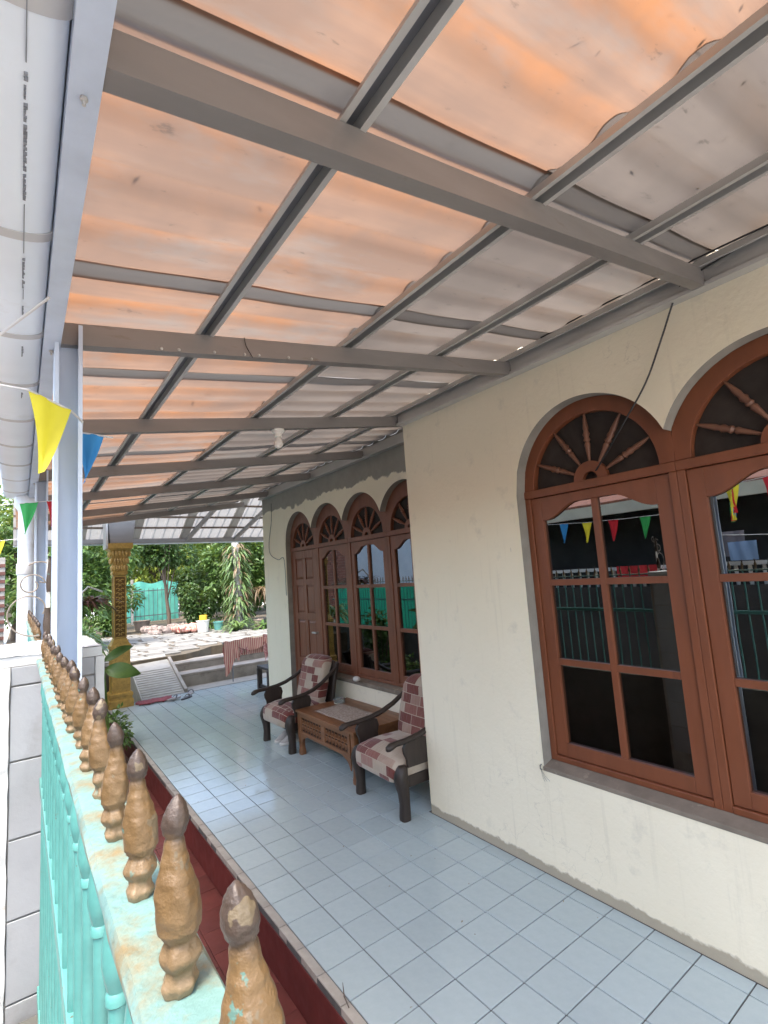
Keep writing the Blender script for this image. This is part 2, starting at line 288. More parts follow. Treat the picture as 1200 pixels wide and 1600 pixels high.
    # striped and checked towels
    m, nt, n, l, p = nodes_of('towel_pink')
    v = coords(nt); wv = N(nt, 'ShaderNodeTexWave', wave_type='BANDS', bands_direction='X'); wv.inputs['Scale'].default_value = 9; wv.inputs['Distortion'].default_value = 0.4; l.new(v, wv.inputs[0])
    l.new(mixc(nt, ramp(nt, wv.outputs['Fac'], [(0.25, 0.0), (0.4, 1.0)]), (0.62, 0.45, 0.36), (0.40, 0.14, 0.12)), p.inputs['Base Color']); p.inputs['Roughness'].default_value = 0.95
    m, nt, n, l, p = nodes_of('towel_check')
    v = coords(nt); a = N(nt, 'ShaderNodeTexWave', bands_direction='X'); a.inputs['Scale'].default_value = 12; l.new(v, a.inputs[0])
    b = N(nt, 'ShaderNodeTexWave', bands_direction='Z'); b.inputs['Scale'].default_value = 12; l.new(v, b.inputs[0])
    l.new(mixc(nt, ramp(nt, mth(nt, 'MAXIMUM', a.outputs['Fac'], b.outputs['Fac']), [(0.8, 0.0), (0.9, 1.0)]), (0.26, 0.02, 0.03), (0.55, 0.40, 0.36)), p.inputs['Base Color']); p.inputs['Roughness'].default_value = 0.95
special()
def make_translucent(m, t, col):
    nt = m.node_tree; p = nt.nodes['Principled BSDF']; tl = N(nt, 'ShaderNodeBsdfTranslucent'); mx = N(nt, 'ShaderNodeMixShader'); mx.inputs[0].default_value = t
    tl.inputs[0].default_value = (*col, 1); nt.links.new(p.outputs[0], mx.inputs[1]); nt.links.new(tl.outputs[0], mx.inputs[2]); nt.links.new(mx.outputs[0], nt.nodes['Material Output'].inputs[0])
make_translucent(paleroof, 0.45, (0.26, 0.25, 0.235))
MT = MATS

# ------------------------------------------------------------------ mesh helpers
class MB:
    def __init__(s): s.v = []; s.f = []
    def add(s, vs, fs):
        o = len(s.v); s.v += [tuple(v) for v in vs]; s.f += [tuple(i + o for i in f) for f in fs]; return s
    def box(s, x0, x1, y0, y1, z0, z1):
        if x0 > x1: x0, x1 = x1, x0
        if y0 > y1: y0, y1 = y1, y0
        if z0 > z1: z0, z1 = z1, z0
        return s.add([(x0, y0, z0), (x1, y0, z0), (x1, y1, z0), (x0, y1, z0), (x0, y0, z1), (x1, y0, z1), (x1, y1, z1), (x0, y1, z1)],
                     [(0, 3, 2, 1), (4, 5, 6, 7), (0, 1, 5, 4), (1, 2, 6, 5), (2, 3, 7, 6), (3, 0, 4, 7)])
    def hexa(s, p):   # eight corners, bottom ring then top ring
        return s.add(p, [(0, 3, 2, 1), (4, 5, 6, 7), (0, 1, 5, 4), (1, 2, 6, 5), (2, 3, 7, 6), (3, 0, 4, 7)])
    def loft(s, rings, caps=True):
        n = len(rings[0]); vs = [p for r in rings for p in r]; fs = []
        for i in range(len(rings) - 1):
            for j in range(n):
                k = (j + 1) % n
                fs.append((i * n + j, i * n + k, (i + 1) * n + k, (i + 1) * n + j))
        if caps: fs += [tuple(reversed(range(n))), tuple(range((len(rings) - 1) * n, len(rings) * n))]
        return s.add(vs, fs)
    def tube(s, pts, r, n=8, sq=1.0, up=Vector((0, 0, 1))):
        pts = [Vector(p) for p in pts]; rings = []
        rs = r if isinstance(r, (list, tuple)) else [r] * len(pts)
        for i, p in enumerate(pts):
            t = (pts[min(i + 1, len(pts) - 1)] - pts[max(i - 1, 0)]).normalized()
            u = up if abs(t.dot(up)) < 0.95 else Vector((1, 0, 0))
            a = t.cross(u).normalized(); b = a.cross(t).normalized()
            rings.append([p + a * (math.cos(q) * rs[i]) + b * (math.sin(q) * rs[i] * sq) for q in [2 * math.pi * k / n for k in range(n)]])
        return s.loft(rings)
    def lathe(s, prof, n=16, o=(0, 0, 0), f=None, axis=None):
        rings = []
        for r, z in prof:
            ring = []
            for k in range(n):
                a = 2 * math.pi * k / n; rr = r * (f(a, z) if f else 1)
                q = Vector((rr * math.cos(a), rr * math.sin(a), z))
                if axis is not None: q = axis @ q
                ring.append(q + Vector(o))
            rings.append(ring)
        return s.loft(rings)
    def build(s, name, mat, parent=None, smooth=None, bevel=None, loc=None):
        me = bpy.data.meshes.new(name); me.from_pydata(s.v, [], s.f); me.update()
        import bmesh as _b
        bm = _b.new(); bm.from_mesh(me); _b.ops.recalc_face_normals(bm, faces=bm.faces); bm.to_mesh(me); bm.free()
        return link(name, me, mat, parent, smooth, bevel, loc)
def link(name, me, mat, parent=None, smooth=None, bevel=None, loc=None):
    if mat is not None and len(me.materials) == 0: me.materials.append(mat)
    if smooth is not None:
        for p in me.polygons: p.use_smooth = True
        me.set_sharp_from_angle(angle=R(smooth))
    o = bpy.data.objects.new(name, me); COL.objects.link(o)
    if bevel:
        b = o.modifiers.new('bevel', 'BEVEL'); b.width = bevel; b.segments = 2; b.limit_method = 'ANGLE'; b.angle_limit = R(40)
    if loc: o.location = loc
    if parent is not None: par(o, parent)
    return o
WLOC = {}
def par(o, p):
    o.parent = p
    if p.name in WLOC and WLOC[p.name] is not None:
        o.matrix_parent_inverse = Matrix.Translation(-Vector(WLOC[p.name]))
def tag(o, label=None, cat=None, group=None, kind=None):
    if label: o['label'] = label
    if cat: o['category'] = cat
    if group: o['group'] = group
    if kind: o['kind'] = kind
    return o
def empty(name, loc, label, cat, group=None, world=True, rz=0):
    """a thing: Empty at its base. world=True: its parts are modelled in world coordinates"""
    o = bpy.data.objects.new(name, None); COL.objects.link(o); o.location = loc; o.empty_display_size = 0.1
    o.rotation_euler = (0, 0, rz)
    WLOC[o.name] = loc if world else None
    return tag(o, label, cat, group)
def struct(o): o['kind'] = 'structure'; return o
def dup(ob, parent=None):
    c = ob.copy(); COL.objects.link(c)
    if parent is not None: c.parent = parent
    for ch in list(ob.children): dup(ch, c)
    return c
def rect_loop(cx, cy, hx, hy, z, k=8, e=4.0):
    pts = []
    for i in range(k):
        a = 2 * math.pi * (i + 0.5) / k; ca, sa = math.cos(a), math.sin(a)
        pts.append(Vector((cx + hx * math.copysign(abs(ca) ** (2 / e), ca), cy + hy * math.copysign(abs(sa) ** (2 / e), sa), z)))
    return pts
def superell(c, h, e1=0.35, e2=0.35, nu=28, nv=14):
    """rounded cushion shape, returns rings"""
    rings = []
    sp = lambda v, e: math.copysign(abs(v) ** e, v)
    for j in range(nv + 1):
        ph = -math.pi / 2 + math.pi * j / nv
        rr = max(0.02, sp(math.cos(ph), e1)); zz = sp(math.sin(ph), e1)
        rings.append([Vector((c[0] + h[0] * rr * sp(math.cos(2 * math.pi * i / nu), e2), c[1] + h[1] * rr * sp(math.sin(2 * math.pi * i / nu), e2), c[2] + h[2] * zz)) for i in range(nu)])
    return rings

# ================================================================== SETTING: ground
ground = struct(MB().box(-40, 40, -40, 60, -0.9, -0.30).build('ground', concrete))
verandah = struct(MB().box(-1.243, 0.62, -3.6, 6.08, -0.29, -0.006).build('verandah_floor', grout))
MB().box(0.62, 1.9, 4.20, 6.08, -0.29, -0.006).build('floor_extension', grout, verandah)
MB().box(-1.2475, -1.2435, -3.6, 6.08, -0.29, -0.036).build('riser', redpaint, verandah)
# nosing strip: one cut tile for each row
def tile_mesh(w, d, t=0.011, g=0.0031, ch=0.0012):
    b = MB(); x0, x1, y0, y1 = g, w - g, g, d - g
    b.add([(x0, y0, -t), (x1, y0, -t), (x1, y1, -t), (x0, y1, -t), (x0, y0, -ch), (x1, y0, -ch), (x1, y1, -ch), (x0, y1, -ch),
           (x0 + ch, y0 + ch, 0), (x1 - ch, y0 + ch, 0), (x1 - ch, y1 - ch, 0), (x0 + ch, y1 - ch, 0)],
          [(0, 1, 5, 4), (1, 2, 6, 5), (2, 3, 7, 6), (3, 0, 4, 7), (4, 5, 9, 8), (5, 6, 10, 9), (6, 7, 11, 10), (7, 4, 8, 11), (8, 9, 10, 11)])
    return b
def as_mesh(b, name, mat):
    me = bpy.data.meshes.new(name); me.from_pydata(b.v, [], b.f); me.update(); me.materials.append(mat); return me
tile_me = as_mesh(tile_mesh(0.2, 0.2), 'tile', MT['white_tile'])
part_me = as_mesh(tile_mesh(0.085, 0.2), 'cut_tile', MT['white_tile'])
nose_me = as_mesh(tile_mesh(0.046, 0.2, 0.03), 'nosing_tile', nosing)
cells = []
for j in range(-17, 31):
    for i in range(-6, 10):
        x, y = i * 0.2, j * 0.2
        if i >= 0 and y < 0.19: continue
        if i >= 3 and y < 4.19: continue
        if y + 0.2 > 6.09: continue
        cells.append((x, y))
rng = random.Random(3)
near = sorted([c for c in cells if c[1] > -2.3 and not (c[0] > 0.15 and c[1] < 2.0)], key=lambda c: (c[0] + 2.3) ** 2 + (c[1] + 2.8) ** 2)[:284]
nset = set(near); rest = MB(); tb = tile_mesh(0.2, 0.2)
for (x, y) in cells:
    if (x, y) in nset:
        o = bpy.data.objects.new('tile', tile_me); COL.objects.link(o); o.location = (x, y, rng.uniform(-0.0005, 0.0005)); o.rotation_euler = (rng.uniform(-.0014, .0014), rng.uniform(-.0014, .0014), 0); par(o, verandah)
    else: rest.add([(a + x, b + y, c) for a, b, c in tb.v], tb.f)
for j in range(-10, 1):
    o = bpy.data.objects.new('tile', part_me); COL.objects.link(o); o.location = (0.0, j * 0.2, 0); par(o, verandah)
tag(rest.build('far_tiles', MT['white_tile'], verandah), kind='stuff')
nrest = MB(); nb = tile_mesh(0.046, 0.2, 0.03)
for j in range(-17, 30):
    if -9 <= j <= 12:
        o = bpy.data.objects.new('nosing_tile', nose_me); COL.objects.link(o); o.location = (-1.246 + rng.uniform(-0.0015, 0.0015), j * 0.2, 0.0005); o.rotation_euler = (0, 0, rng.uniform(-.006, .006)); par(o, verandah)
    else: nrest.add([(a - 1.246, b + j * 0.2, c) for a, b, c in nb.v], nb.f)
tag(nrest.build('far_nosing', nosing, verandah), kind='stuff')
# lower red-tiled walk between fence and verandah
walk = struct(MB().box(-2.75, -1.2476, -3.6, 6.3, -0.296, -0.248).build('red_walk', redgrout))
rt = as_mesh(tile_mesh(0.2, 0.2, 0.008, 0.0016), 'red_tile', redtile)
for j in range(-8, 18):
    for i in range(5):
        o = bpy.data.objects.new('red_tile', rt); COL.objects.link(o); o.location = (-2.25 + i * 0.2, j * 0.2 + (0.1 if i % 2 else 0), -0.24 + rng.uniform(-.001, .001)); o.rotation_euler = (rng.uniform(-.003, .003), rng.uniform(-.003, .003), 0); par(o, walk)

# ================================================================== HOUSE
house = empty('house', (2.0, 0.5, 0), 'cream plastered house with arched wooden windows behind the tiled verandah', 'house')
XW, XR = 0.087, 0.60            # front wall plane, recessed wall plane
YC = 0.165                      # corner where the wall steps back
TOP = 3.35
def arch_wall(name, xf, y0, y1, ztop, openings, depth, mat, reveal_mat, thick=0.14):
    """wall in the plane x=xf from y0 to y1; openings: (ya, yb, sill, zc, R, n): n arches side by side"""
    ys = {y0, y1}
    for ya, yb, sill, zc, Rr, n in openings:
        uw = (yb - ya) / n
        for k in range(n * 40 + 1): ys.add(ya + (yb - ya) * k / (n * 40))
    ys = sorted(ys)
    def top(y):
        for ya, yb, sill, zc, Rr, n in openings:
            if ya - 1e-6 <= y <= yb + 1e-6:
                uw = (yb - ya) / n; k = min(n - 1, int((y - ya) / uw - 1e-9)); c = ya + uw * (k + 0.5); u = y - c
                a = Rr
                if (k == 0 and u < 0) or (k == n - 1 and u > 0): a = uw / 2
                return sill(y), zc + Rr * math.sqrt(max(0, 1 - (u / a) ** 2))
        return None
    b = MB(); rv = MB(); sill0 = openings[0][2]
    def quad(m, p, q, r, s): m.add([p, q, r, s], [(0, 1, 2, 3)])
    for i in range(len(ys) - 1):
        a, c = ys[i], ys[i + 1]; mid = (a + c) / 2
        if top(mid) is None:
            quad(b, (xf, a, 0), (xf, c, 0), (xf, c, ztop), (xf, a, ztop)); continue
        sa, ta = top(a); sc, tc = top(c); sa = sc = sill0(mid)
        if sa > 0: quad(b, (xf, a, 0), (xf, c, 0), (xf, c, sc), (xf, a, sa))
        quad(b, (xf, a, ta), (xf, c, tc), (xf, c, ztop), (xf, a, ztop))
        quad(rv, (xf + .001, a, ta), (xf + .001, c, tc), (xf + depth, c, tc), (xf + depth, a, ta))
    for ya, yb, sill, zc, Rr, n in openings:
        for y in (ya, yb): quad(rv, (xf + .001, y, sill(y)), (xf + .001, y, zc), (xf + depth, y, zc), (xf + depth, y, sill(y)))
        if sill(yb) != sill(ya): quad(rv, (xf + .001, RY1 - UR, 0), (xf + .001, RY1 - UR, sill(ya)), (xf + depth, RY1 - UR, sill(ya)), (xf + depth, RY1 - UR, 0))
    b.build(name, mat, house); rv.build('window_reveal', reveal_mat, house)
UN = 0.874; NY1 = -0.862; NY0 = NY1 - 3 * UN
UR = 0.744; RY1 = 3.495; RY0 = RY1 - 4 * UR
arch_wall('front_wall', XW, -5.2, YC, TOP, [(NY0, NY1, lambda y: 0.570, 2.115, 0.47, 3)], 0.16, MT['wall_paint'], cement)
arch_wall('recess_wall', XR, YC, 4.25, TOP, [(RY0, RY1, lambda y: 0.0 if y > RY1 - UR else 0.59, 2.18, 0.40, 4)], 0.14, MT['wall_paint_patched'], cement)
MB().add([(XW, YC, 0), (XR, YC, 0), (XR, YC, TOP), (XW, YC, TOP)], [(0, 1, 2, 3)]).build('return_wall', MT['wall_paint'], house)
MB().add([(XR, 4.25, 0), (4.5, 4.25, 0), (4.5, 4.25, TOP), (XR, 4.25, TOP)], [(0, 1, 2, 3)]).build('end_wall', MT['wall_paint'], house)
MB().box(0.4, 4.6, -5.3, 4.5, TOP, TOP + 0.12).build('roof', rooftile, house)  # unseen flat top over the house, added to block light
MB().box(XW, 4.5, -5.24, -5.2, 0, TOP).build('side_wall', MT['wall_paint'], house)
# dark rooms behind the glass: floor, back wall, partitions
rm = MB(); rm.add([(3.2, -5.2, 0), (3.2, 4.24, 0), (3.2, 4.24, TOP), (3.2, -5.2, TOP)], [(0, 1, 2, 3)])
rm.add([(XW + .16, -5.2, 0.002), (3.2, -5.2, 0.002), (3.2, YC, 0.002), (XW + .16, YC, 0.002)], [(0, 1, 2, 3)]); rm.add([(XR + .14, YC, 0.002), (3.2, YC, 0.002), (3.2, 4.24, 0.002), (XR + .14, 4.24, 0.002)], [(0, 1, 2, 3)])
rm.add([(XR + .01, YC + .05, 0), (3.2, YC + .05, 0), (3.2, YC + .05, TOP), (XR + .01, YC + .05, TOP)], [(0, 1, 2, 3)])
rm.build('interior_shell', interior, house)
# drawn-back curtains inside the recessed windows
for (ya, yb) in ((0.56, 0.78), (1.95, 2.10)):
    cb = MB(); rows = []
    for z in (0.65, 1.4, 2.1): rows.append([(0.93 + 0.02 * math.sin(k * 1.9), ya + (yb - ya) * k / 12, z) for k in range(13)])
    for a in range(2):
        for k in range(12): cb.add([rows[a][k], rows[a][k + 1], rows[a + 1][k + 1], rows[a + 1][k]], [(0, 1, 2, 3)])
    cb.build('curtain', curtain, house, smooth=60)

def arch_pts(r, zc, n=30): return [(r * math.cos(math.pi * k / n), zc + r * math.sin(math.pi * k / n)) for k in range(n + 1)]
def spindle_prof(L):
    k = [(0, .35), (.06, .5), (.30, .95), (.36, 1.15), (.40, .75), (.44, 1.3), (.50, .9), (.56, 1.35), (.62, .85), (.68, 1.05), (.86, .7), (1, .25)]
    return [(0.0145 * r, t * L) for t, r in k]
def window_unit(name, xf, yc, W, sill, zt, zc, Rout, rin, zin, wmat, door=False, label=None):
    """one arched bay: frame (the part itself) and its sash, panes, muntins, fanlight spindles"""
    hw = W / 2 - 0.0005; d = 0.06
    P = lambda u, z, x: (xf + x, yc - u, z)
    fb = MB()
    # arch ring between inner circle and outer outline
    n = 36; inn = []; out = []
    for k in range(n + 1):
        a = math.pi * k / n; ca, sa = math.cos(a), math.sin(a)
        inn.append((rin * ca, zin + rin * sa))
        t = rin
        while True:
            u, z = t * ca, zin + t * sa
            if abs(u) >= hw or (z > zc and u * u + (z - zc) ** 2 >= (Rout - 0.001) ** 2) or t > 1: break
            t += 0.002
        out.append((t * ca, zin + t * sa))
    fb.loft([[P(*inn[k], 0), P(*out[k], 0), P(*out[k], d), P(*inn[k], d)] for k in range(n + 1)])
    tr = 0.044
    fb.box(xf - 0.006, xf + d + .004, yc - hw, yc + hw, zt, zin - 0.001)                      # transom
    jw = 0.036
    for sgn in (-1, 1): fb.box(xf - 0.002, xf + d, yc + sgn * hw, yc + sgn * (hw - jw), sill, zt - 0.0005)
    fb.box(xf - 0.004, xf + d + 0.003, yc - hw + jw + .0005, yc + hw - jw - .0005, sill, sill + 0.03)
    fr = fb.build(name, wmat, house, bevel=0.003)
    if label: fr['label'] = label
    # matte dark board in place of the unlit fanlight opening, shade in its colour
    g = MB(); ring = [P(u, z, 0.04) for u, z in arch_pts(rin + 0.01, zin)]; g.add(ring + [P(u, z, 0.045) for u, z in arch_pts(rin + 0.01, zin)], [tuple(range(len(ring))), tuple(range(2 * len(ring) - 1, len(ring) - 1, -1))])
    g.build('fanlight_dark_board', fan_dark, fr)
    # hub ring and spindles
    hb = MB(); ro, ri = rin * 0.27, rin * 0.115
    for k in range(20):
        a0, a1 = math.pi * k / 20, math.pi * (k + 1) / 20
        q = [(ri * math.cos(a0), zin + ri * math.sin(a0)), (ri * math.cos(a1), zin + ri * math.sin(a1)), (ro * math.cos(a1), zin + ro * math.sin(a1)), (ro * math.cos(a0), zin + ro * math.sin(a0))]
        hb.hexa([P(*c, 0.004) for c in q] + [P(*c, 0.03) for c in q])
    hb.build('fanlight_hub', wmat, fr, smooth=30)
    for ang in (24, 57, 90, 123, 156):
        a = R(ang); L = rin - ro + 0.012
        ax = Matrix(((0, 1, 0), (-1, 0, 0), (0, 0, 1))).to_3x3()
        dirv = Vector((0, -math.cos(a), math.sin(a)))
        rot = Vector((0, 0, 1)).rotation_difference(dirv).to_matrix()
        b0 = Vector(P((ro - 0.006) * math.cos(a), zin + (ro - 0.006) * math.sin(a), 0.017))
        MB().lathe(spindle_prof(L), 10, b0, axis=rot).build('spindle', spindle_m if wmat is wood else wmat, fr, smooth=50)
    # sash or door leaf
    s0, s1 = sill + 0.034, zt - 0.004; uw = hw - jw - 0.003; xs = 0.008
    st = 0.068 if W > 0.8 else 0.060
    def bx(m, u0, u1, z0, z1, x0=xs, x1=xs + 0.036): m.box(xf + x0, xf + x1, yc - u1, yc - u0, z0, z1)
    if not door:
        sb = MB()
        bx(sb, -uw, -uw + st, s0, s1); bx(sb, uw - st, uw, s0, s1)
        pi = uw - st; br = 0.07
        bx(sb, -pi + .0004, pi - .0004, s0, s0 + br)
        # top rail with the scooped lower edge
        K = 24; zl = s1 - 0.135; zh = s1 - 0.052
        for k in range(K):
            u0, u1 = -pi + 2 * pi * k / K, -pi + 2 * pi * (k + 1) / K
            def zz(u):
                t = 1 - abs(u) / pi
                t = min(1, max(0, (t - 0.06) / 0.62)); return zl + (zh - zl) * (t * t * (3 - 2 * t)) if t > 0 else zl
            if k == 0: rail = [[P(u0, zz(u0), xs), P(u0, s1, xs), P(u0, s1, xs + .036), P(u0, zz(u0), xs + .036)]]
            rail.append([P(u1, zz(u1), xs), P(u1, s1, xs), P(u1, s1, xs + .036), P(u1, zz(u1), xs + .036)])
        sb.loft(rail)
        sb.build('sash', wmat, fr, bevel=0.002)
        mw = 0.017; zz0, zz1 = s0 + br, zh
        bx2 = MB(); bx(bx2, -mw, mw, zz0, zh, xs + .003, xs + .032); bx2.build('muntin', wmat, fr, bevel=0.002)
        hz = [zz0 + (zz1 - zz0) * (t / 3) for t in (1, 2)]; hz[0] -= 0.0; hz[1] += 0.0
        for z in hz:
            for sgn in (-1, 1):
                m = MB(); bx(m, min(sgn * mw, sgn * pi) + .0004, max(sgn * mw, sgn * pi) - .0004, z - mw, z + mw, xs + .003, xs + .032); m.build('muntin', wmat, fr, bevel=0.002)
        rows = [zz0] + hz + [s1 - 0.03]
        for r_ in range(3):
            for sgn in (-1, 1):
                m = MB(); bx(m, min(sgn * 0.004, sgn * (pi + 0.004)), max(sgn * 0.004, sgn * (pi + 0.004)), rows[r_] + (0.002 if r_ else -0.004), rows[r_ + 1] - 0.002, xs + 0.020, xs + 0.025)
                m.build('pane', MT['window_glass'], fr)
    else:
        sb = MB(); bx(sb, -uw, uw, 0.012, s1, xs + 0.012, xs + 0.04)
        for u0, u1 in ((-uw, -uw + 0.085), (uw - 0.085, uw), (-0.035, 0.035)): bx(sb, u0, u1, 0.012, s1, xs - .004, xs + 0.012)
        zr = [0.012, 0.16, 0.60, 0.70, 1.18, 1.27, 1.62, 1.70, s1 - 0.10, s1]
        for k in range(0, len(zr), 2):
            for u0, u1 in ((-uw + 0.0853, -0.0353), (0.0353, uw - 0.0853)): bx(sb, u0, u1, zr[k], zr[k + 1], xs - .004, xs + 0.012)
        sb.build('door_leaf', wmat, fr, bevel=0.003)
        for k in range(1, len(zr) - 1, 2):
            for u0, u1 in ((-uw + 0.085, -0.035), (0.035, uw - 0.085)):
                m = MB(); a, b_, c, e = u0 + 0.004, u1 - 0.004, zr[k] + .004, zr[k + 1] - .004; i = 0.03
                m.hexa([P(a, c, xs + .0115), P(b_, c, xs + .0115), P(b_, e, xs + .0115), P(a, e, xs + .0115), P(a + i, c + i, xs + 0.001), P(b_ - i, c + i, xs + 0.001), P(b_ - i, e - i, xs + 0.001), P(a + i, e - i, xs + 0.001)])
                m.build('door_panel', wmat, fr)
        h = MB(); h.box(xf - 0.045, xf - 0.03, yc - uw + 0.02, yc - uw + 0.12, 1.03, 1.05); h.box(xf - 0.04, xf + 0.005, yc - uw + 0.03, yc - uw + 0.045, 1.03, 1.05); h.build('door_handle', steel_light, fr, bevel=0.003)
    return fr
for k in range(3):
    window_unit('arched_window', XW + 0.075, NY1 - UN * (k + 0.5), UN, 0.60, 2.095, 2.115, 0.47, 0.365, 2.142, wood, label=['nearer wall, arched window farthest from the camera', 'arched window reflecting laundry', 'arched window beyond the right edge'][k])
for k in range(4):
    window_unit('arched_door' if k == 0 else 'arched_window', XR + 0.07, RY1 - UR * (k + 0.5), UR, 0.0 if k == 0 else 0.615, 2.075, 2.18, 0.40, 0.305, 2.125, wood_far, door=(k == 0))
# sills
sm = MB(); sm.hexa([(XW - .004, NY0, 0.555), (XW + .09, NY0, 0.556), (XW + .09, NY1 + .006, 0.556), (XW - .004, NY1 + .006, 0.555), (XW - .004, NY0, 0.578), (XW + .09, NY0, 0.602), (XW + .09, NY1 + .006, 0.602), (XW - .004, NY1 + .006, 0.578)])
sm.build('window_sill', sillcem, house, bevel=0.004)
sm = MB(); sm.hexa([(XR - .012, RY0, 0.56), (XR + .09, RY0, 0.565), (XR + .09, RY1 - UR, 0.565), (XR - .012, RY1 - UR, 0.56), (XR - .012, RY0, 0.60), (XR + .09, RY0, 0.612), (XR + .09, RY1 - UR, 0.612), (XR - .012, RY1 - UR, 0.60)])
sm.build('window_sill', sillcem, house, bevel=0.004)

# ================================================================== CANOPY
can = empty('canopy_roof', (-1.0, 1.5, 2.5), 'steel framed verandah canopy with translucent orange and grey corrugated sheets', 'canopy')
SL = 0.138
zb = lambda x: 2.530 + SL * (x + 2.2)
BH, BW = 0.075, 0.046
YEND = 5.05
def beam(y, x0, x1, h=BH, wd=BW, name='beam', mat=steel, dz=0):
    """C section beam with lips, open to the far side"""
    b = MB(); t = 0.003
    def bar(ya, yb_, za, zc_):
        b.hexa([(x0, ya, zb(x0) + za + dz), (x1, ya, zb(x1) + za + dz), (x1, yb_, zb(x1) + za + dz), (x0, yb_, zb(x0) + za + dz),
                (x0, ya, zb(x0) + zc_ + dz), (x1, ya, zb(x1) + zc_ + dz), (x1, yb_, zb(x1) + zc_ + dz), (x0, yb_, zb(x0) + zc_ + dz)])
    bar(y - wd / 2, y - wd / 2 + t, 0, h); bar(y - wd / 2 + t, y + wd / 2, 0, t); bar(y - wd / 2 + t, y + wd / 2, h - t, h); bar(y + wd / 2 - t, y + wd / 2, t, 0.015); bar(y + wd / 2 - t, y + wd / 2, h - .015, h - t)
    return b.build(name, mat, can)
BY = [-3.05, -1.985, -0.925, 0.20, 1.45, 2.62, 3.92, 4.98]
for i, y in enumerate(BY):
    beam(y, -2.215, XW + 0.02 if y < YC - .02 else XR - 0.004)
# splice plate with screws on the second beam
sp = MB(); yb2 = -0.925
sp.hexa([(x, y, zb(x) + z) for z in (-0.003, 0.014) for (x, y) in ((-1.93, yb2 - .0265), (-1.28, yb2 - .0265), (-1.28, yb2 - .0232), (-1.93, yb2 - .0232))])
spo = sp.build('splice_plate', steel, can)
for x in (-1.91, -1.85, -1.72, -1.60, -1.54, -1.41, -1.30):
    MB().lathe([(0.0045, 0), (0.006, 0.002), (0.004, 0.006), (0.001, 0.007)], 8, (x, yb2 - .0265, zb(x) + 0.006), axis=Matrix(((1, 0, 0), (0, 0, -1), (0, 1, 0)))).build('screw', steel_light, spo)
# long edge beam above the fence and wall plates
eb = MB(); ze = zb(-2.23)
eb.box(-2.262, -2.217, -3.6, YEND, ze - 0.012, ze - 0.008); eb.box(-2.262, -2.258, -3.6, YEND, ze - 0.008, ze + 0.10); eb.box(-2.221, -2.217, -3.6, YEND, ze - .008, ze + 0.085)
ebo = eb.build('edge_beam', steel_post, can)
for y in (-1.98, -0.945, 1.43):
    MB().lathe([(0.006, 0), (0.006, 0.005), (0.003, 0.006), (0.003, 0.014)], 6, (-2.240, y + .03, ze - 0.013), axis=Matrix(((1, 0, 0), (0, -1, 0), (0, 0, -1)))).build('bolt', steel_light, ebo)
def plate(x, y0, y1, zlow, h):
    b = MB(); b.box(x - 0.042, x - 0.039, y0, y1, zlow + .012, zlow + h); b.box(x - 0.06, x - .001, y0, y1, zlow, zlow + .003); b.box(x - 0.06, x - 0.057, y0, y1, zlow + .003, zlow + 0.018)
    b.box(x - 0.039, x - .001, y0, y1, zlow + h - .003, zlow + h); b.box(x - .022, x - .019, y0, y1, zlow + .003, zlow + .03)
    return b.build('wall_plate', steel_light, can)
plate(XW, -4.2, YC, zb(XW) - 0.012, 0.10)
plate(XR, YC + .01, 4.25, zb(XR) - 0.012, 0.10)
# hat-section purlins
def purlin(x, y0, y1, wd=0.040):
    b = MB(); z = zb(x) + BH; h = 0.034; t = 0.002; q = wd / 2
    b.box(x - q - .012, x - q + .003, y0, y1, z, z + t); b.box(x + q - .003, x + q + .012, y0, y1, z, z + t)
    b.box(x - q + .001, x - q + .003, y0, y1, z + t, z + h); b.box(x + q - .003, x + q - .001, y0, y1, z + t, z + h)
    o = b.build('purlin', steel_light, can)
    MB().box(x - q + .003, x + q - .003, y0, y1, z + h - t, z + h).build('purlin_web', steel_dark, o)
    return o
for x in (-1.752, -1.108, -0.53, 0.03): purlin(x, -3.6, YEND)
# corrugated sheets, overlapping sideways by one rib and endways at the second purlin
PITCH = 0.205; COVER = 0.82; RIBH = 0.021
def sheet_prof():
    W = COVER + 0.075
    pts = []; k = 0
    while k * PITCH < W:
        o = k * PITCH
        for dy, h in ((0.0, RIBH), (0.018, RIBH * 1.08), (0.036, RIBH), (0.050, RIBH * .66), (0.066, RIBH * .16), (0.082, 0.0), (0.12, -0.001), (0.158, 0.0), (0.176, RIBH * .16), (0.192, RIBH * .7)):
            if o + dy <= W: pts.append((o + dy, h))
        k += 1
    return pts
PROF = sheet_prof()
def roof_sheet(y, x0, x1, mat, lift, seed):
    r = random.Random(seed); vs = []; fs = []; nx = 14
    ph = r.uniform(0, 6); tilt = r.uniform(-.003, .003)
    for i in range(nx + 1):
        x = x0 + (x1 - x0) * i / nx
        for (dy, h) in PROF:
            sag = -0.004 * math.sin(math.pi * ((x + 2.3) % 0.62) / 0.62) + 0.002 * math.sin(9 * x + 7 * dy + ph)
            vs.append((x, y + dy, zb(x) + BH + 0.036 + lift + h + sag + 0.006 + tilt * dy))
    n = len(PROF)
    for i in range(nx):
        for j in range(n - 1): fs.append((i * n + j, i * n + j + 1, (i + 1) * n + j + 1, (i + 1) * n + j))
    b = MB().add(vs, fs); return b.build('roof_sheet', mat, can, smooth=40)
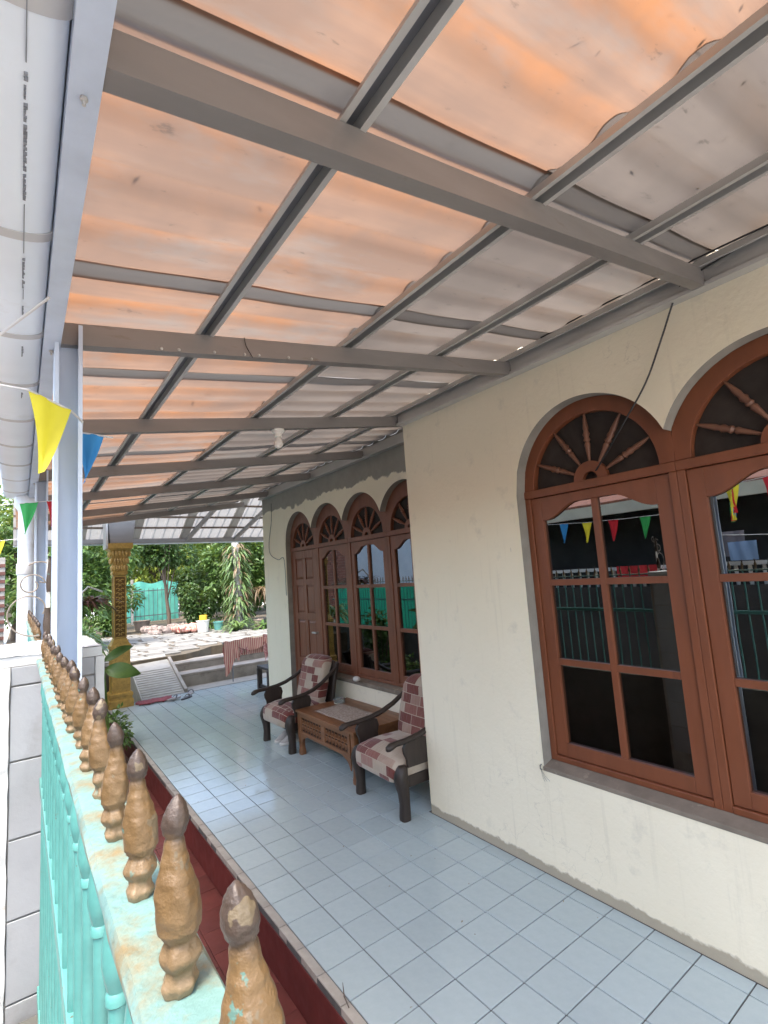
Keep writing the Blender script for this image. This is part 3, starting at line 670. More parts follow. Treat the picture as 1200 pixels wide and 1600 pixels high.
for k in range(11):
    y = -3.72 + COVER * k + 0.03; lift = 0.004 * (k % 2)
    xe = XW - 0.004 if y + COVER + .08 < YC + .6 else XR - 0.004
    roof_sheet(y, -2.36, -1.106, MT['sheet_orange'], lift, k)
    if y < YC < y + COVER + .08:
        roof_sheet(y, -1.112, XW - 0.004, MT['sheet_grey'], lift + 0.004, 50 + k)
        # short piece over the recess beside the corner
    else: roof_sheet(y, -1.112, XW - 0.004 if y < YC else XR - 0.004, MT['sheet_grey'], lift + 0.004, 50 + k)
# posts: open C channels, lips towards the camera
def post(x0, x1, y, z0, z1, d=0.075):
    b = MB(); t = 0.0035; lp = 0.012
    b.box(x0, x1, y + d - t, y + d, z0, z1)
    b.box(x0, x0 + t, y, y + d - t, z0, z1); b.box(x1 - t, x1, y, y + d - t, z0, z1)
    b.box(x0 + t, x0 + lp, y, y + t, z0, z1); b.box(x1 - lp, x1 - t, y, y + t, z0, z1)
    return b.build('post', steel_post, can)
post(-2.234, -2.158, -0.99, -0.24, 2.585); post(-2.234, -2.158, 1.41, -0.24, 2.60); post(-2.234, -2.158, 3.88, -0.24, 2.60)

# ================================================================== WHITE GUTTER AND DOWNPIPE
gut = empty('rain_gutter', (-2.33, 0, 2.55), 'long white plastic rain gutter along the canopy edge', 'gutter')
gx, gr = -2.347, 0.083
def gut_ring(r0, r1, y0, y1, zc):
    b = MB(); n = 18; rings = []
    for y in (y0, y1):
        o = [(gx + r0 * math.cos(a), y, zc + 0.36 * r0 * math.sin(a)) for a in [math.pi + math.pi * k / n for k in range(n + 1)]]
        i = [(gx + r1 * math.cos(a), y, zc + 0.36 * r1 * math.sin(a)) for a in [2 * math.pi - math.pi * k / n for k in range(n + 1)]]
        up = 0.07
        rings.append([(gx - r0, y, zc + up)] + o + [(gx + r0, y, zc + up), (gx + r1, y, zc + up)] + i + [(gx - r1, y, zc + up)])
    b.loft(rings); return b
gut_ring(gr, gr - 0.004, -3.6, 2.3, 2.562).build('gutter_channel', pvc, gut, smooth=40)
for y in (-3.05, -2.55, -2.05, -1.485, -0.935, -0.48, 0.01, 0.51, 1.0, 1.5, 2.0):
    gut_ring(gr + 0.005, gr + 0.0005, y - 0.016, y + 0.016, 2.562).build('gutter_joint', pvc_joint, gut, smooth=40)
# faded print along the gutter: rows of small ink dashes, too worn to read
pm = MB(); rr = random.Random(5)
for y0, y1 in ((-1.93, -1.62), (-1.40, -1.25), (-1.17, -1.10), (-0.86, -0.78), (-0.40, -0.33), (-2.35, -2.2)):
    y = y0
    while y < y1:
        L = rr.uniform(0.002, 0.007); hgt = rr.uniform(0.0025, 0.0060)
        if rr.random() < 0.8: pm.box(gx + 0.028, gx + 0.028 + hgt, y, y + L, 2.5325 - 0.0018, 2.5325 + 0.003)
        y += L + rr.uniform(0.0015, 0.004)
for y0, y1 in ((-1.60, -1.42), (-1.24, -1.19), (-2.15, -1.95)): pm.box(gx + 0.030, gx + 0.0315, y0, y1, 2.5308, 2.5345)
pm.build('faded_print', ink, gut)
dp = empty('downpipe', (-2.27, 2.2, -0.25), 'thick white vertical downpipe dropping from the gutter end', 'pipe')
MB().lathe([(0.058, -0.25), (0.058, 2.40), (0.062, 2.42), (0.086, 2.46), (0.086, 2.54), (0.05, 2.545)], 24, (-2.272, 2.2, 0)).build('pipe', pvc, dp, smooth=40)
MB().lathe([(0.063, 1.9), (0.066, 1.91), (0.066, 1.98), (0.063, 1.99)], 24, (-2.272, 2.2, 0)).build('collar', pvc_joint, dp, smooth=40)

# ================================================================== FENCE
XF = -2.250; RZ = 1.534
def finial_mesh(seed):
    r = random.Random(seed); p1, p2, p3 = r.uniform(0, 6), r.uniform(0, 6), r.uniform(0, 6)
    H = 0.086
    key = [(0.0, .0060), (.03, .0078), (.07, .0088), (.11, .0080), (.14, .0086), (.20, .0100), (.25, .0092), (.28, .0088), (.31, .0104), (.36, .0108), (.42, .0112), (.50, .0108), (.58, .0094), (.66, .0072), (.73, .0056), (.785, .0051), (.815, .0056), (.86, .0066), (.90, .0062), (.94, .0049), (.975, .0030), (1, .0008)]
    def rad(t):
        for (a, ra), (b, rb) in zip(key, key[1:]):
            if a <= t <= b: s = (t - a) / (b - a); s = s * s * (3 - 2 * s); return ra + (rb - ra) * s
        return key[-1][1]
    b = MB(); rings = []; nr = 84; n = 36
    for i in range(nr + 1):
        t = i / nr; ring = []
        body = max(0, 1 - abs(t - .52) / .26)
        for k in range(n):
            a = 2 * math.pi * k / n; f = 1.0
            if t < .30:       # two tiers of cast leaves at the foot
                tier = 0 if t < .15 else 1; tt = (t - .15 * tier) / .15
                f *= 0.84 + 0.24 * math.sin(math.pi * min(1, .15 + tt * .95)) * abs(math.sin(2 * (a + p1 + tier * .785))) ** .55 + 0.05 * math.sin(7 * a + p3 + 12 * t)
            sq_ = (abs(math.cos(a + p2)) ** 3.2 + abs(math.sin(a + p2)) ** 3.2) ** (-1 / 3.2)
            f *= 1 + (sq_ - 1) * (0.75 * body + (0.5 if t > .80 else 0)) - 0.05 * body
            f *= 1 + 0.018 * math.sin(4 * a + 40 * t + p2) + 0.015 * math.sin(9 * a - 23 * t + p3)
            if abs(t - .315) < .012 or abs(t - .795) < .010: f *= 0.90
            q = rad(t) * f * 0.92
            ring.append(Vector((q * math.cos(a) + 0.0012 * math.sin(5 * t + p1), q * math.sin(a) + 0.0012 * math.sin(6 * t + p2), t * H)))
        rings.append(ring)
    b.loft(rings)
    me = bpy.data.meshes.new('finial'); me.from_pydata(b.v, [], b.f); me.update(); me.materials.append(MT['gold_cast'])
    for p in me.polygons: p.use_smooth = True
    return me
FIN = [finial_mesh(s) for s in (1, 2, 3, 4)]
def bar_mesh():
    b = MB(); prof = [(0.0064, -1.0), (0.0064, -0.105), (0.0082, -0.103), (0.0082, -0.097), (0.0066, -0.095), (0.0085, -0.088), (0.0108, -0.076), (0.0102, -0.062), (0.0075, -0.042), (0.0064, -0.032), (0.0064, 0.0)]
    b.lathe(prof, 14); me = bpy.data.meshes.new('bar'); me.from_pydata(b.v, [], b.f); me.update(); me.materials.append(aqua)
    for p in me.polygons: p.use_smooth = True
    me.set_sharp_from_angle(angle=R(40)); return me
BARM = bar_mesh()
def fence(y0, y1, ys, label):
    t = empty('fence', (XF, (y0 + y1) / 2, -0.24), label, 'fence', 'turquoise railings on the street side')
    r = random.Random(int(y0 * 100) + 9)
    # top rail: slightly uneven flat channel
    b = MB(); n = max(8, int((y1 - y0) / 0.03)); rings = []
    for i in range(n + 1):
        y = y0 + (y1 - y0) * i / n; j = lambda s: r.uniform(-s, s)
        rings.append([Vector((XF - .0185 + j(.0007), y, RZ - .012)), Vector((XF - .0195 + j(.0007), y, RZ - .004)), Vector((XF - .0165 + j(.0008), y, RZ + j(.0006))), Vector((XF + .0165 + j(.0008), y, RZ + j(.0006))), Vector((XF + .0195, y, RZ - .004)), Vector((XF + .0185, y, RZ - .012))])
    b.loft(rings); b.build('top_rail', aqua_rail, t, smooth=35)
    for z in (1.16, 0.60): MB().box(XF - .008, XF + .008, y0, y1, z, z + 0.03).build('cross_rail', aqua, t, bevel=0.002)
    for y in ys:
        o = bpy.data.objects.new('finial', r.choice(FIN)); COL.objects.link(o); o.location = (XF + r.uniform(-.0015, .0015), y, RZ - 0.002)
        s = r.uniform(0.96, 1.06); o.scale = (s, s, r.uniform(0.97, 1.05)); o.rotation_euler = (r.uniform(-.04, .04), r.uniform(-.04, .04), r.uniform(0, 6.28)); par(o, t)
        o = bpy.data.objects.new('bar', BARM); COL.objects.link(o); o.location = (XF, y, RZ - 0.011); o.rotation_euler = (0, 0, r.uniform(0, 6)); par(o, t)
    MB().box(XF - .06, XF + .06, y0, y1, -0.30, 0.56).build('plinth', plinthm, t, bevel=0.006)
    return t
fence(-3.6, -0.90, [-2.608 + 0.0945 * k for k in range(-9, 18)], 'turquoise railing with gold cast finials in the near left corner')
fence(-0.37, 7.6, [-0.31 + 0.0945 * k for k in range(83)], 'turquoise railing section continuing behind the masonry pillar')
gt = MB(); vs = []; nx_, ny_ = 60, 6
for i in range(nx_ + 1):
    for j in range(ny_ + 1): vs.append((XF - .026 - .006 * math.sin(i * 1.1) - .004 * math.sin(j + i * .7), 2.6 + 4.9 * i / nx_, 0.62 + (0.84 + .012 * math.sin(i * .9)) * j / ny_))
tag(gt.add(vs, [(i * (ny_ + 1) + j, (i + 1) * (ny_ + 1) + j, (i + 1) * (ny_ + 1) + j + 1, i * (ny_ + 1) + j + 1) for i in range(nx_) for j in range(ny_)]).build('green_tarp', MT['tarp_green'], smooth=60), 'green tarpaulin tied behind the far turquoise railing, mirrored in the recessed windows', 'tarpaulin')
# masonry pillar with tile facing and rough white corner trims
pil = empty('masonry_pillar', (-2.25, -0.45, -0.3), 'grey tile faced masonry pillar with rough white trim at the railing end', 'pillar')
PX0, PX1, PY0, PY1, PZ = -2.405, -2.092, -0.875, -0.38, 1.552
MB().box(PX0 + .004, PX1 - .004, PY0 + .004, PY1 - .004, -0.30, PZ - 0.03).build('core', mortar, pil)
cp = MB(); rr = random.Random(8); nx_, ny_ = 10, 16; vs = []
for i in range(nx_ + 1):
    for j in range(ny_ + 1):
        x = PX0 - .002 + (PX1 - PX0 + .004) * i / nx_; y = PY0 - .004 + (PY1 - PY0 + .008) * j / ny_
        edge = i in (0, nx_) or j in (0, ny_)
        vs.append((x + (rr.uniform(-.003, .003) if edge else 0), y + (rr.uniform(-.003, .003) if edge else 0), PZ + rr.uniform(-.003, .003) - (0.005 if edge else 0)))
fs = [(i * (ny_ + 1) + j, (i + 1) * (ny_ + 1) + j, (i + 1) * (ny_ + 1) + j + 1, i * (ny_ + 1) + j + 1) for i in range(nx_) for j in range(ny_)]
cp.add(vs, fs); cp.box(PX0, PX1, PY0 - .002, PY1 + .002, PZ - 0.035, PZ - 0.006)
cp.build('cap', pillar_white, pil, smooth=50)
zc = PZ - 0.037
for hgt in (0.058, 0.215, 0.215, 0.215, 0.215, 0.215, 0.215, 0.215):
    MB().box(PX0 + 0.075, PX1 - 0.021, PY0 - 0.004, PY0 + .003, zc - hgt + .005, zc).build('tile', pillar_tile, pil, bevel=0.002)
    MB().box(PX1 - .003, PX1 + 0.004, PY0 + 0.03, PY1 - 0.03, zc - hgt + .005, zc).build('tile', pillar_tile, pil, bevel=0.002)
    zc -= hgt
def trim(x0, x1, y0, y1):
    rings = []; n = 50
    for i in range(n + 1):
        z = -0.30 + (PZ - 0.037 + 0.30) * i / n; j = lambda: rr.uniform(-.0022, .0022)
        rings.append([Vector((x0 + j(), y0 + j(), z)), Vector((x1 + j(), y0 + j(), z)), Vector((x1 + j(), y1, z)), Vector((x0 + j(), y1, z))])
    MB().loft(rings).build('corner_trim', pillar_white, pil)
trim(PX0, PX0 + 0.072, PY0 - 0.008, PY0 + 0.004); trim(PX1 - 0.018, PX1 + 0.006, PY0 - 0.008, PY0 + 0.028)

# ornamental gate upright with gold castings and curled rods, on the pillar's far end
orn = empty('scroll_ornament', (-2.207, -0.42, PZ), 'gold cast upright with curled wire scrolls standing behind the pillar', 'ornament')
ox, oy = -2.222, -0.42
MB().box(ox - .006, ox + .006, oy - .006, oy + .006, PZ - .01, 1.86).build('upright', white_wood, orn)
for z0, z1, dx, tp in ((1.575, 1.675, -.003, 1.25), (1.735, 1.865, .004, 0.75)):
    rings = []
    for i in range(9):
        t = i / 8; h = 0.0105 * (1 + 0.25 * math.sin(t * 5)) * (1 + (tp - 1) * t)
        rings.append(rect_loop(ox + dx, oy - .006, h, h * 1.2, z0 + (z1 - z0) * t, 10, 3))
    MB().loft(rings).build('casting', MT['gold_cast'], orn, smooth=40)
def scroll(c, r0, turns, ph, sgn, name='curled_rod'):
    pts = []; n = 40
    for i in range(n + 1):
        t = i / n; a = ph + sgn * turns * 2 * math.pi * t; rr_ = r0 * (1 - 0.62 * t)
        pts.append((c[0] + rr_ * math.cos(a), c[1], c[2] + rr_ * math.sin(a)))
    MB().tube(pts, 0.0026, 6, up=Vector((0, 1, 0))).build(name, rodm, orn, smooth=60)
scroll((ox - .052, oy, 1.665), 0.095, 0.85, -1.3, -1); scroll((ox - .055, oy, 1.765), 0.045, 1.1, 0.2, 1); scroll((ox - .02, oy, 1.80), 0.06, 0.7, 2.4, -1); scroll((ox + .03, oy, 1.86), 0.035, 0.8, 3.6, 1)

# ================================================================== BUNTING
CL = {'y': 'cloth_yellow', 'b': 'cloth_blue', 'g': 'cloth_green', 'r': 'cloth_red', 'c': 'cloth_cyan'}
def bunting(pts, flags, label, wd=0.115, hh=0.225, loc=None):
    t = empty('bunting', pts[-1], label, 'bunting', 'festival bunting strung across the alley')
    P0 = [Vector(p) for p in pts]
    MB().tube(P0, 0.0045, 6, sq=0.6).build('string', MT['cloth_white'], t)
    def at(s):
        tot = sum((b - a).length for a, b in zip(P0, P0[1:])); d = s * tot
        for a, b in zip(P0, P0[1:]):
            L = (b - a).length
            if d <= L or b is P0[-1]: return a + (b - a) * (d / L), (b - a).normalized()
            d -= L
    r = random.Random(len(label))
    for s, c, sc in flags:
        p, dr = at(s); n = 8; vs = []; fs = []
        side = Vector((-dr.y, dr.x, 0)).normalized(); ph = r.uniform(0, 6)
        for i in range(n + 1):
            v = i / n
            for j in range(n + 1):
                u = j / n - 0.5
                q = p + dr * (u * wd * sc * (1 - v)) + Vector((0, 0, -hh * sc * v)) + side * (0.016 * math.sin(3 * v + 4 * u + ph) * v + 0.006 * math.sin(9 * u + ph)) + dr * (-0.022 * sc * v * v)
                vs.append(q)
        for i in range(n):
            for j in range(n): fs.append((i * (n + 1) + j, i * (n + 1) + j + 1, (i + 1) * (n + 1) + j + 1, (i + 1) * (n + 1) + j))
        MB().add(vs, fs).build('flag', MT[CL[c]], t, smooth=60)
    return t
b1 = [(-4.35, -0.35, 2.25), (-3.4, -0.70, 2.24), (-2.55, -1.03, 2.345), (-2.30, -1.10, 2.306), (-2.195, -1.06, 2.272), (-2.16, -0.995, 2.262), (-2.155, -0.905, 2.25), (-2.06, -0.895, 2.245)]
L1 = sum((Vector(b) - Vector(a)).length for a, b in zip(b1, b1[1:]))
seg = lambda k: sum((Vector(b) - Vector(a)).length for a, b in list(zip(b1, b1[1:]))[:k]) / L1
bunting(b1, [((seg(3) + seg(4)) / 2, 'y', 1.0), (seg(6) + 0.010, 'b', 0.75)] + [(f, c, 1.0) for f, c in ((.10, 'g'), (.22, 'r'), (.34, 'y'), (.46, 'b'), (.56, 'r'))], 'bunting with a large yellow flag tied to the nearest post')
bunting([(-4.35, 2.3, 2.25), (-3.2, 1.75, 2.22), (-2.45, 1.40, 2.34), (-2.10, 1.33, 2.375)], [(.93, 'g', 0.95), (.99, 'r', 0.8), (.80, 'r', 0.9), (.62, 'y', 1), (.45, 'b', 1), (.28, 'g', 1), (.12, 'r', 1)], 'bunting with a green flag hanging before the second post')
bunting([(-4.2, 4.4, 2.25), (-3.0, 3.5, 2.22), (-2.42, 3.05, 2.26), (-2.15, 2.95, 2.28)], [(.86, 'y', 1.0), (.70, 'c', 1), (.5, 'r', 1), (.3, 'g', 1), (.12, 'y', 1)], 'farthest bunting, its yellow flag beside the white downpipe')

bunting([(-4.33, 3.3, 2.30), (-3.0, 1.45, 2.205), (-3.0, 0.7, 2.155), (-3.0, -0.12, 2.135), (-2.262, -1.35, 2.47)], [(.50, 'b', 1.1), (.56, 'y', 1.1), (.625, 'r', 1.1), (.695, 'g', 1.1), (.80, 'r', 1.1), (.20, 'y', 1.1), (.33, 'g', 1.1)], 'bunting strung along the alley, seen only as a reflection in the near window')
bunting([(-4.33, 0.6, 2.36), (-3.35, -0.45, 2.36), (-2.95, -1.15, 2.36), (-2.262, -2.45, 2.47)], [(.50, 'y', 1.6), (.62, 'r', 1.6), (.24, 'b', 1.2)], 'bunting with large flags mirrored in the right edge window')

# ================================================================== LAMP AND CABLES
lamp = empty('ceiling_lamp', (-0.945, 0.20, zb(-0.945)), 'bare white bulb in a ceramic holder under the third beam', 'lamp')
zl = zb(-0.945)
MB().lathe([(0.005, 0), (0.042, -0.001), (0.044, -0.012), (0.034, -0.024), (0.026, -0.030), (0.024, -0.050), (0.018, -0.052)], 20, (-0.945, 0.20, zl)).build('holder', bulbm, lamp, smooth=40)
MB().lathe([(0.015, -0.050), (0.017, -0.062), (0.026, -0.078), (0.0300, -0.096), (0.027, -0.112), (0.018, -0.123), (0.004, -0.128)], 20, (-0.945, 0.20, zl)).build('bulb', bulbm, lamp, smooth=60)
def cable(pts, r, label, name='cable', mat=black, n=6, sub=6):
    P0 = [Vector(p) for p in pts]; out = []
    for i in range(len(P0) - 1):
        a = P0[max(i - 1, 0)]; b = P0[i]; c = P0[i + 1]; d = P0[min(i + 2, len(P0) - 1)]
        for k in range(sub):
            t = k / sub
            out.append(0.5 * ((2 * b) + (-a + c) * t + (2 * a - 5 * b + 4 * c - d) * t * t + (-a + 3 * b - 3 * c + d) * t ** 3))
    out.append(P0[-1])
    return tag(MB().tube(out, r, n).build(name, mat, smooth=60), label, 'cable')
cable([(0.02, -2.25, 2.93), (0.015, -2.0, 2.90), (0.05, -1.90, 2.885), (0.055, -1.80, 2.70), (0.06, -1.70, 2.52), (0.075, -1.56, 2.36), (0.13, -1.40, 2.22), (0.19, -1.305, 2.165)], 0.0042, 'thin black cable hanging from the eaves into the near fanlight')
cable([(0.0, -3.0, 2.955), (0.01, -2.5, 2.94), (0.0, -2.1, 2.95), (0.0, -1.6, 2.955), (0.01, -1.2, 2.95)], 0.004, 'dark cable lying along the wall plate above the nearest window')
cable([(0.575, 3.86, 2.80), (0.585, 3.90, 2.55), (0.588, 4.02, 2.25), (0.588, 3.98, 2.08), (0.585, 3.72, 1.99), (0.585, 3.53, 1.98), (0.59, 3.52, 1.5)], 0.004, 'thin wire looping down the far wall beside the door', mat=wirem)
cable([(-1.60, -0.955, zb(-1.6) + .075), (-1.595, -0.958, zb(-1.6) + .04), (-1.57, -0.96, zb(-1.6) - .005)], 0.0016, 'short dark wire end on the second beam', mat=black)
hk = empty('wall_hook', (XW - .01, -0.852, 0.56), 'small rusty hook with frayed wires at the near sill corner', 'hook')
MB().tube([(XW + .004, -0.845, 0.585), (XW - .014, -0.847, 0.582), (XW - .016, -0.849, 0.565), (XW - .006, -0.85, 0.56)], 0.004, 6).build('hook', wirem, hk)
for dy, dz in ((-.03, -.055), (-.015, -.06), (-.05, -.05)): MB().tube([(XW - .012, -0.85, 0.562), (XW - .016, -0.85 + dy * .5, 0.56 + dz * .5), (XW - .008, -0.85 + dy, 0.56 + dz)], 0.0009, 5).build('frayed_wire', wirem, hk)

# ================================================================== ARMCHAIRS, TABLE AND SMALL THINGS
def add_uv(me, fn):
    uv = me.uv_layers.new(name='cloth')
    for lp in me.loops: uv.data[lp.index].uv = fn(me.vertices[lp.vertex_index].co)
def build_uv(b, name, parent, fn, smooth=60):
    o = b.build(name, MT['patchwork'], parent, smooth=smooth); add_uv(o.data, fn); return o
def armchair(loc, rz, label, uvo=(0, 0)):
    t = empty('armchair', loc, label, 'armchair', 'carved wooden armchairs on the verandah', world=False, rz=rz)
    # carved front legs
    for s in (-1, 1):
        rings = [rect_loop(0.03 + dx, s * 0.295, hx, hy, z, 12, 3.2) for z, hx, hy, dx in ((0, .036, .036, .0), (.02, .037, .037, 0), (.10, .033, .035, .004), (.17, .037, .038, .0), (.23, .044, .044, -.010), (.27, .048, .046, -.014), (.31, .044, .042, -.010), (.345, .036, .036, 0), (.36, .024, .024, .004))]
        MB().loft(rings).build('front_leg', ebony, t, smooth=50)
        # rear leg running up as a back stile
        rings = [rect_loop(x, s * 0.275, .024, .022, z, 8, 4) for x, z in ((0.565, 0), (0.535, .18), (0.525, .36), (0.56, .56), (0.615, .78))]
        MB().loft(rings).build('back_stile', ebony, t, smooth=50)
        MB().box(0.05, 0.52, s * 0.285 - .014, s * 0.285 + .014, 0.20, 0.275).build('side_rail', ebony, t, bevel=0.004)
        # swept arm with a carved knob
        pts = [(0.595, s * 0.285, 0.735), (0.50, s * 0.295, 0.672), (0.40, s * 0.305, 0.612), (0.29, s * 0.315, 0.566), (0.18, s * 0.322, 0.541), (0.06, s * 0.328, 0.530), (-0.035, s * 0.330, 0.528), (-0.075, s * 0.330, 0.520), (-0.100, s * 0.330, 0.508), (-0.112, s * 0.330, 0.498)]
        MB().tube(pts, [.019, .022, .024, .025, .025, .024, .024, .031, .026, .010], 12, 0.78).build('arm', ebony, t, smooth=60)
        # lobed arm support board
        out = [(0.06, .345), (0.055, .40), (0.035, .44), (0.03, .48), (0.05, .512), (0.10, .525), (0.20, .530), (0.235, .52), (0.25, .47), (0.235, .42), (0.24, .345)]
        b = MB(); b.loft([[Vector((x, s * 0.322 - .013, z)) for x, z in out], [Vector((x, s * 0.322 + .013, z)) for x, z in out]]); b.build('arm_support', ebony, t, bevel=0.004)
    MB().box(0.035, 0.065, -0.265, 0.265, 0.20, 0.275).build('front_rail', ebony, t, bevel=0.004)
    b = MB(); b.hexa([(0.50, -.25, .34), (0.53, -.25, .34), (0.53, .25, .34), (0.50, .25, .34), (0.595, -.25, .80), (0.620, -.25, .80), (0.620, .25, .80), (0.595, .25, .80)]); b.build('back_board', ebony, t, bevel=0.005)
    # seat cushion, rolled over the front rail
    rings = superell((0.235, 0, 0.325), (0.275, 0.292, 0.085), 0.45, 0.28, 40, 16)
    for rg in rings:
        for p in rg:
            if p.x < 0.10: p.z -= (0.10 - p.x) * 0.20
            p.z += 0.018 * math.cos(p.y * 5) * (1 if p.z > .33 else 0)
            if p.y < -0.2 or p.y > 0.2: p.z += 0.004 * math.sin(p.x * 60)
    build_uv(MB().loft(rings), 'seat_cushion', t, lambda c: (c.x + (0.35 - c.z) * (1 if c.x < .05 else 0) * -1 + uvo[0], c.y + uvo[1]))
    # back cushion with rolled top
    rings = superell((0, 0, 0), (0.060, 0.255, 0.275), 0.42, 0.40, 40, 20)
    A = Matrix.Rotation(R(14), 3, 'Y')
    for rg in rings:
        for p in rg:
            q = p.copy(); k = max(0, q.z - 0.12)
            q.x += 0.9 * k * k * 2.2; q.x *= 1.0 + 0.25 * (q.z > 0.15); q.x -= 0.012 * math.cos(q.y * 6)
            q.y *= 1 - 0.10 * max(0, q.z) / 0.27
            q = A @ q; p.x, p.y, p.z = q.x + 0.475, q.y, q.z + 0.595
    build_uv(MB().loft(rings), 'back_cushion', t, lambda c: (c.z * 1.05 + uvo[0] + .31, c.y + uvo[1] + .11))
    return t
armchair((-0.135, 2.35, 0), R(2), 'dark wooden patchwork armchair beside the door with sneakers under it', (0.0, 0.0))
armchair((-0.135, 0.51, 0), R(-1.5), 'dark wooden patchwork armchair partly hidden by the wall corner', (0.42, 0.93))

tab = empty('coffee_table', (0.245, 1.46, 0), 'low carved teak table between the two armchairs', 'table')
tx0, tx1, ty0, ty1 = -0.055, 0.53, 0.935, 1.995
MB().box(tx0 - .012, tx1 + .012, ty0 - .012, ty1 + .012, 0.398, 0.422).build('table_top', teak, tab, bevel=0.004)
for x in (tx0 + .028, tx1 - .028):
    for y in (ty0 + .03, ty1 - .03):
        rings = [rect_loop(x, y, h, h, z, 12, 4.5) for z, h in ((0, .030), (.03, .031), (.06, .026), (.11, .024), (.15, .029), (.19, .031), (.397, .031))]
        MB().loft(rings).build('leg', teak, tab, smooth=40)
MB().box(tx0 + .006, tx0 + .012, ty0 + .062, ty1 - .062, 0.20, 0.397).build('apron_back', teak_dark, tab)
fb = MB(); ym = (ty0 + ty1) / 2
for y0, y1, z0, z1 in ((ty0 + .062, ty1 - .062, .366, .397), (ty0 + .062, ty1 - .062, .20, .235), (ty0 + .062, ty0 + .10, .2355, .3655), (ty1 - .10, ty1 - .062, .2355, .3655), (ym - .035, ym + .035, .2355, .3655)): fb.box(tx0 - .008, tx0 + .0055, y0, y1, z0, z1)
fb.build('front_apron', teak, tab, bevel=0.003)
# scalloped brackets beside the legs
for s, y in ((1, ty0 + .062), (-1, ty1 - .062)):
    o_ = [(0, .20), (0, .10), (s * .015, .105), (s * .03, .135), (s * .05, .16), (s * .09, .178), (s * .15, .20)]
    MB().loft([[Vector((tx0 - .004, y + a, z)) for a, z in o_], [Vector((tx0 + .004, y + a, z)) for a, z in o_]]).build('bracket', teak, tab)
for (ya, yb_) in ((ty0 + .10, ym - .035), (ym + .035, ty1 - .10)):
    cv = MB(); r = random.Random(int(ya * 100)); n = 7
    for k in range(n):
        yc_ = ya + (yb_ - ya) * (k + 0.5) / n
        for zc_, sg in ((0.268, 1), (0.333, -1)):
            for flip in (1, -1):
                pts = []
                for i in range(13):
                    tt = i / 12; a = sg * (0.6 + tt * 4.6) * flip + (math.pi if flip < 0 else 0); q = 0.026 * (1 - 0.72 * tt)
                    pts.append((tx0 - .001, yc_ + flip * 0.006 + q * math.cos(a), zc_ + q * math.sin(a)))
                cv.tube(pts, [.0052 - .0025 * i / 12 for i in range(13)], 5, up=Vector((1, 0, 0)))
        cv.tube([(tx0, yc_ + .02, .238), (tx0 - .002, yc_ + .028, .30), (tx0, yc_ + .02, .362)], [.003, .006, .003], 5, up=Vector((1, 0, 0)))
    cv.build('carved_panel', teak, tab, smooth=50)
for y0 in (ty0, ty1): MB().box(tx0 + .062, tx1 - .062, y0 + (.004 if y0 == ty0 else -.024), y0 + (.024 if y0 == ty0 else -.004), 0.22, 0.397).build('side_apron', teak, tab)
MB().box(tx1 - .024, tx1 - .004, ty0 + .062, ty1 - .062, 0.22, 0.397).build('rear_apron', teak, tab)
# cloth runner and ashtray
rb = MB(); vs = []; nx_, ny_ = 16, 26
for i in range(nx_ + 1):
    for j in range(ny_ + 1):
        u, v = i / nx_, j / ny_
        x = 0.035 + 0.33 * u + 0.05 * (1 - v) * 0.2; y = 1.13 + 0.66 * v + 0.03 * u
        vs.append((x, y, 0.4245 + 0.0025 * math.sin(11 * u + 5 * v) ** 2 + 0.0035 * max(0, math.sin(17 * v + 4 * u)) ** 6))
fs = [(i * (ny_ + 1) + j, (i + 1) * (ny_ + 1) + j, (i + 1) * (ny_ + 1) + j + 1, i * (ny_ + 1) + j + 1) for i in range(nx_) for j in range(ny_)]
ro = rb.add(vs, fs).build('table_runner', runner_m, smooth=60); tag(ro, 'worn beige cloth runner spread on the low teak table', 'cloth')
sol = ro.modifiers.new('thick', 'SOLIDIFY'); sol.thickness = 0.002
tag(MB().lathe([(0.03, 0.0), (0.055, 0.0), (0.062, 0.035), (0.060, 0.045), (0.052, 0.045), (0.048, 0.012), (0.01, 0.010)], 20, (0.36, 1.865, 0.4232)).build('ashtray', MT['clear_glass'], smooth=40), 'clear glass ashtray at the back corner of the low table', 'ashtray')
bl = MB(); bl.loft(superell((0.545, 1.80, 0.637), (0.035, 0.045, 0.026), 0.9, 0.9, 16, 10)); tag(bl.build('sill_ornament', sole_m, smooth=60), 'small pale rounded ball resting on the recessed window sill', 'ball')
# sneakers
def sneaker(loc, rz, label):
    t = empty('sneaker', loc, label, 'shoe', 'sneakers under the left armchair', world=False, rz=rz)
    out = []
    def outline(k, n=28):
        a = 2 * math.pi * k / n; c, s_ = math.cos(a), math.sin(a)
        x = 0.135 * c; wd = 0.046 + 0.008 * (c < 0) * abs(c); return x, wd * math.copysign(abs(s_) ** 0.8, s_)
    n = 28; rings = [[Vector((*[q * sc for q in outline(k, n)], z)) for k in range(n)] for z, sc in ((0, .95), (.004, 1.0), (.022, 1.02), (.028, .98))]
    MB().loft(rings).build('sole', sole_m, t, smooth=50)
    rings = []
    for i in range(9):
        v = i / 8; z = .028 + .062 * v; ring = []
        for k in range(n):
            x, y = outline(k, n); fr = (-x + .135) / .27      # 1 at toe (-x)
            lim = 1 - fr * v * 0.95
            xx = x * (0.97 - .05 * v) + v * fr * 0.11; yy = y * (0.97 - 0.22 * v)
            ring.append(Vector((xx, yy, z + (0.012 * v if fr < .4 else 0))))
        rings.append(ring)
    MB().loft(rings).build('upper', shoe_m, t, smooth=60)
    for k in range(4): MB().tube([(-.015 + .02 * k, -.02, .076 + .005 * k), (-.012 + .02 * k, 0, .082 + .005 * k), (-.015 + .02 * k, .02, .076 + .005 * k)], .0028, 5).build('lace', sole_m, t)
    return t
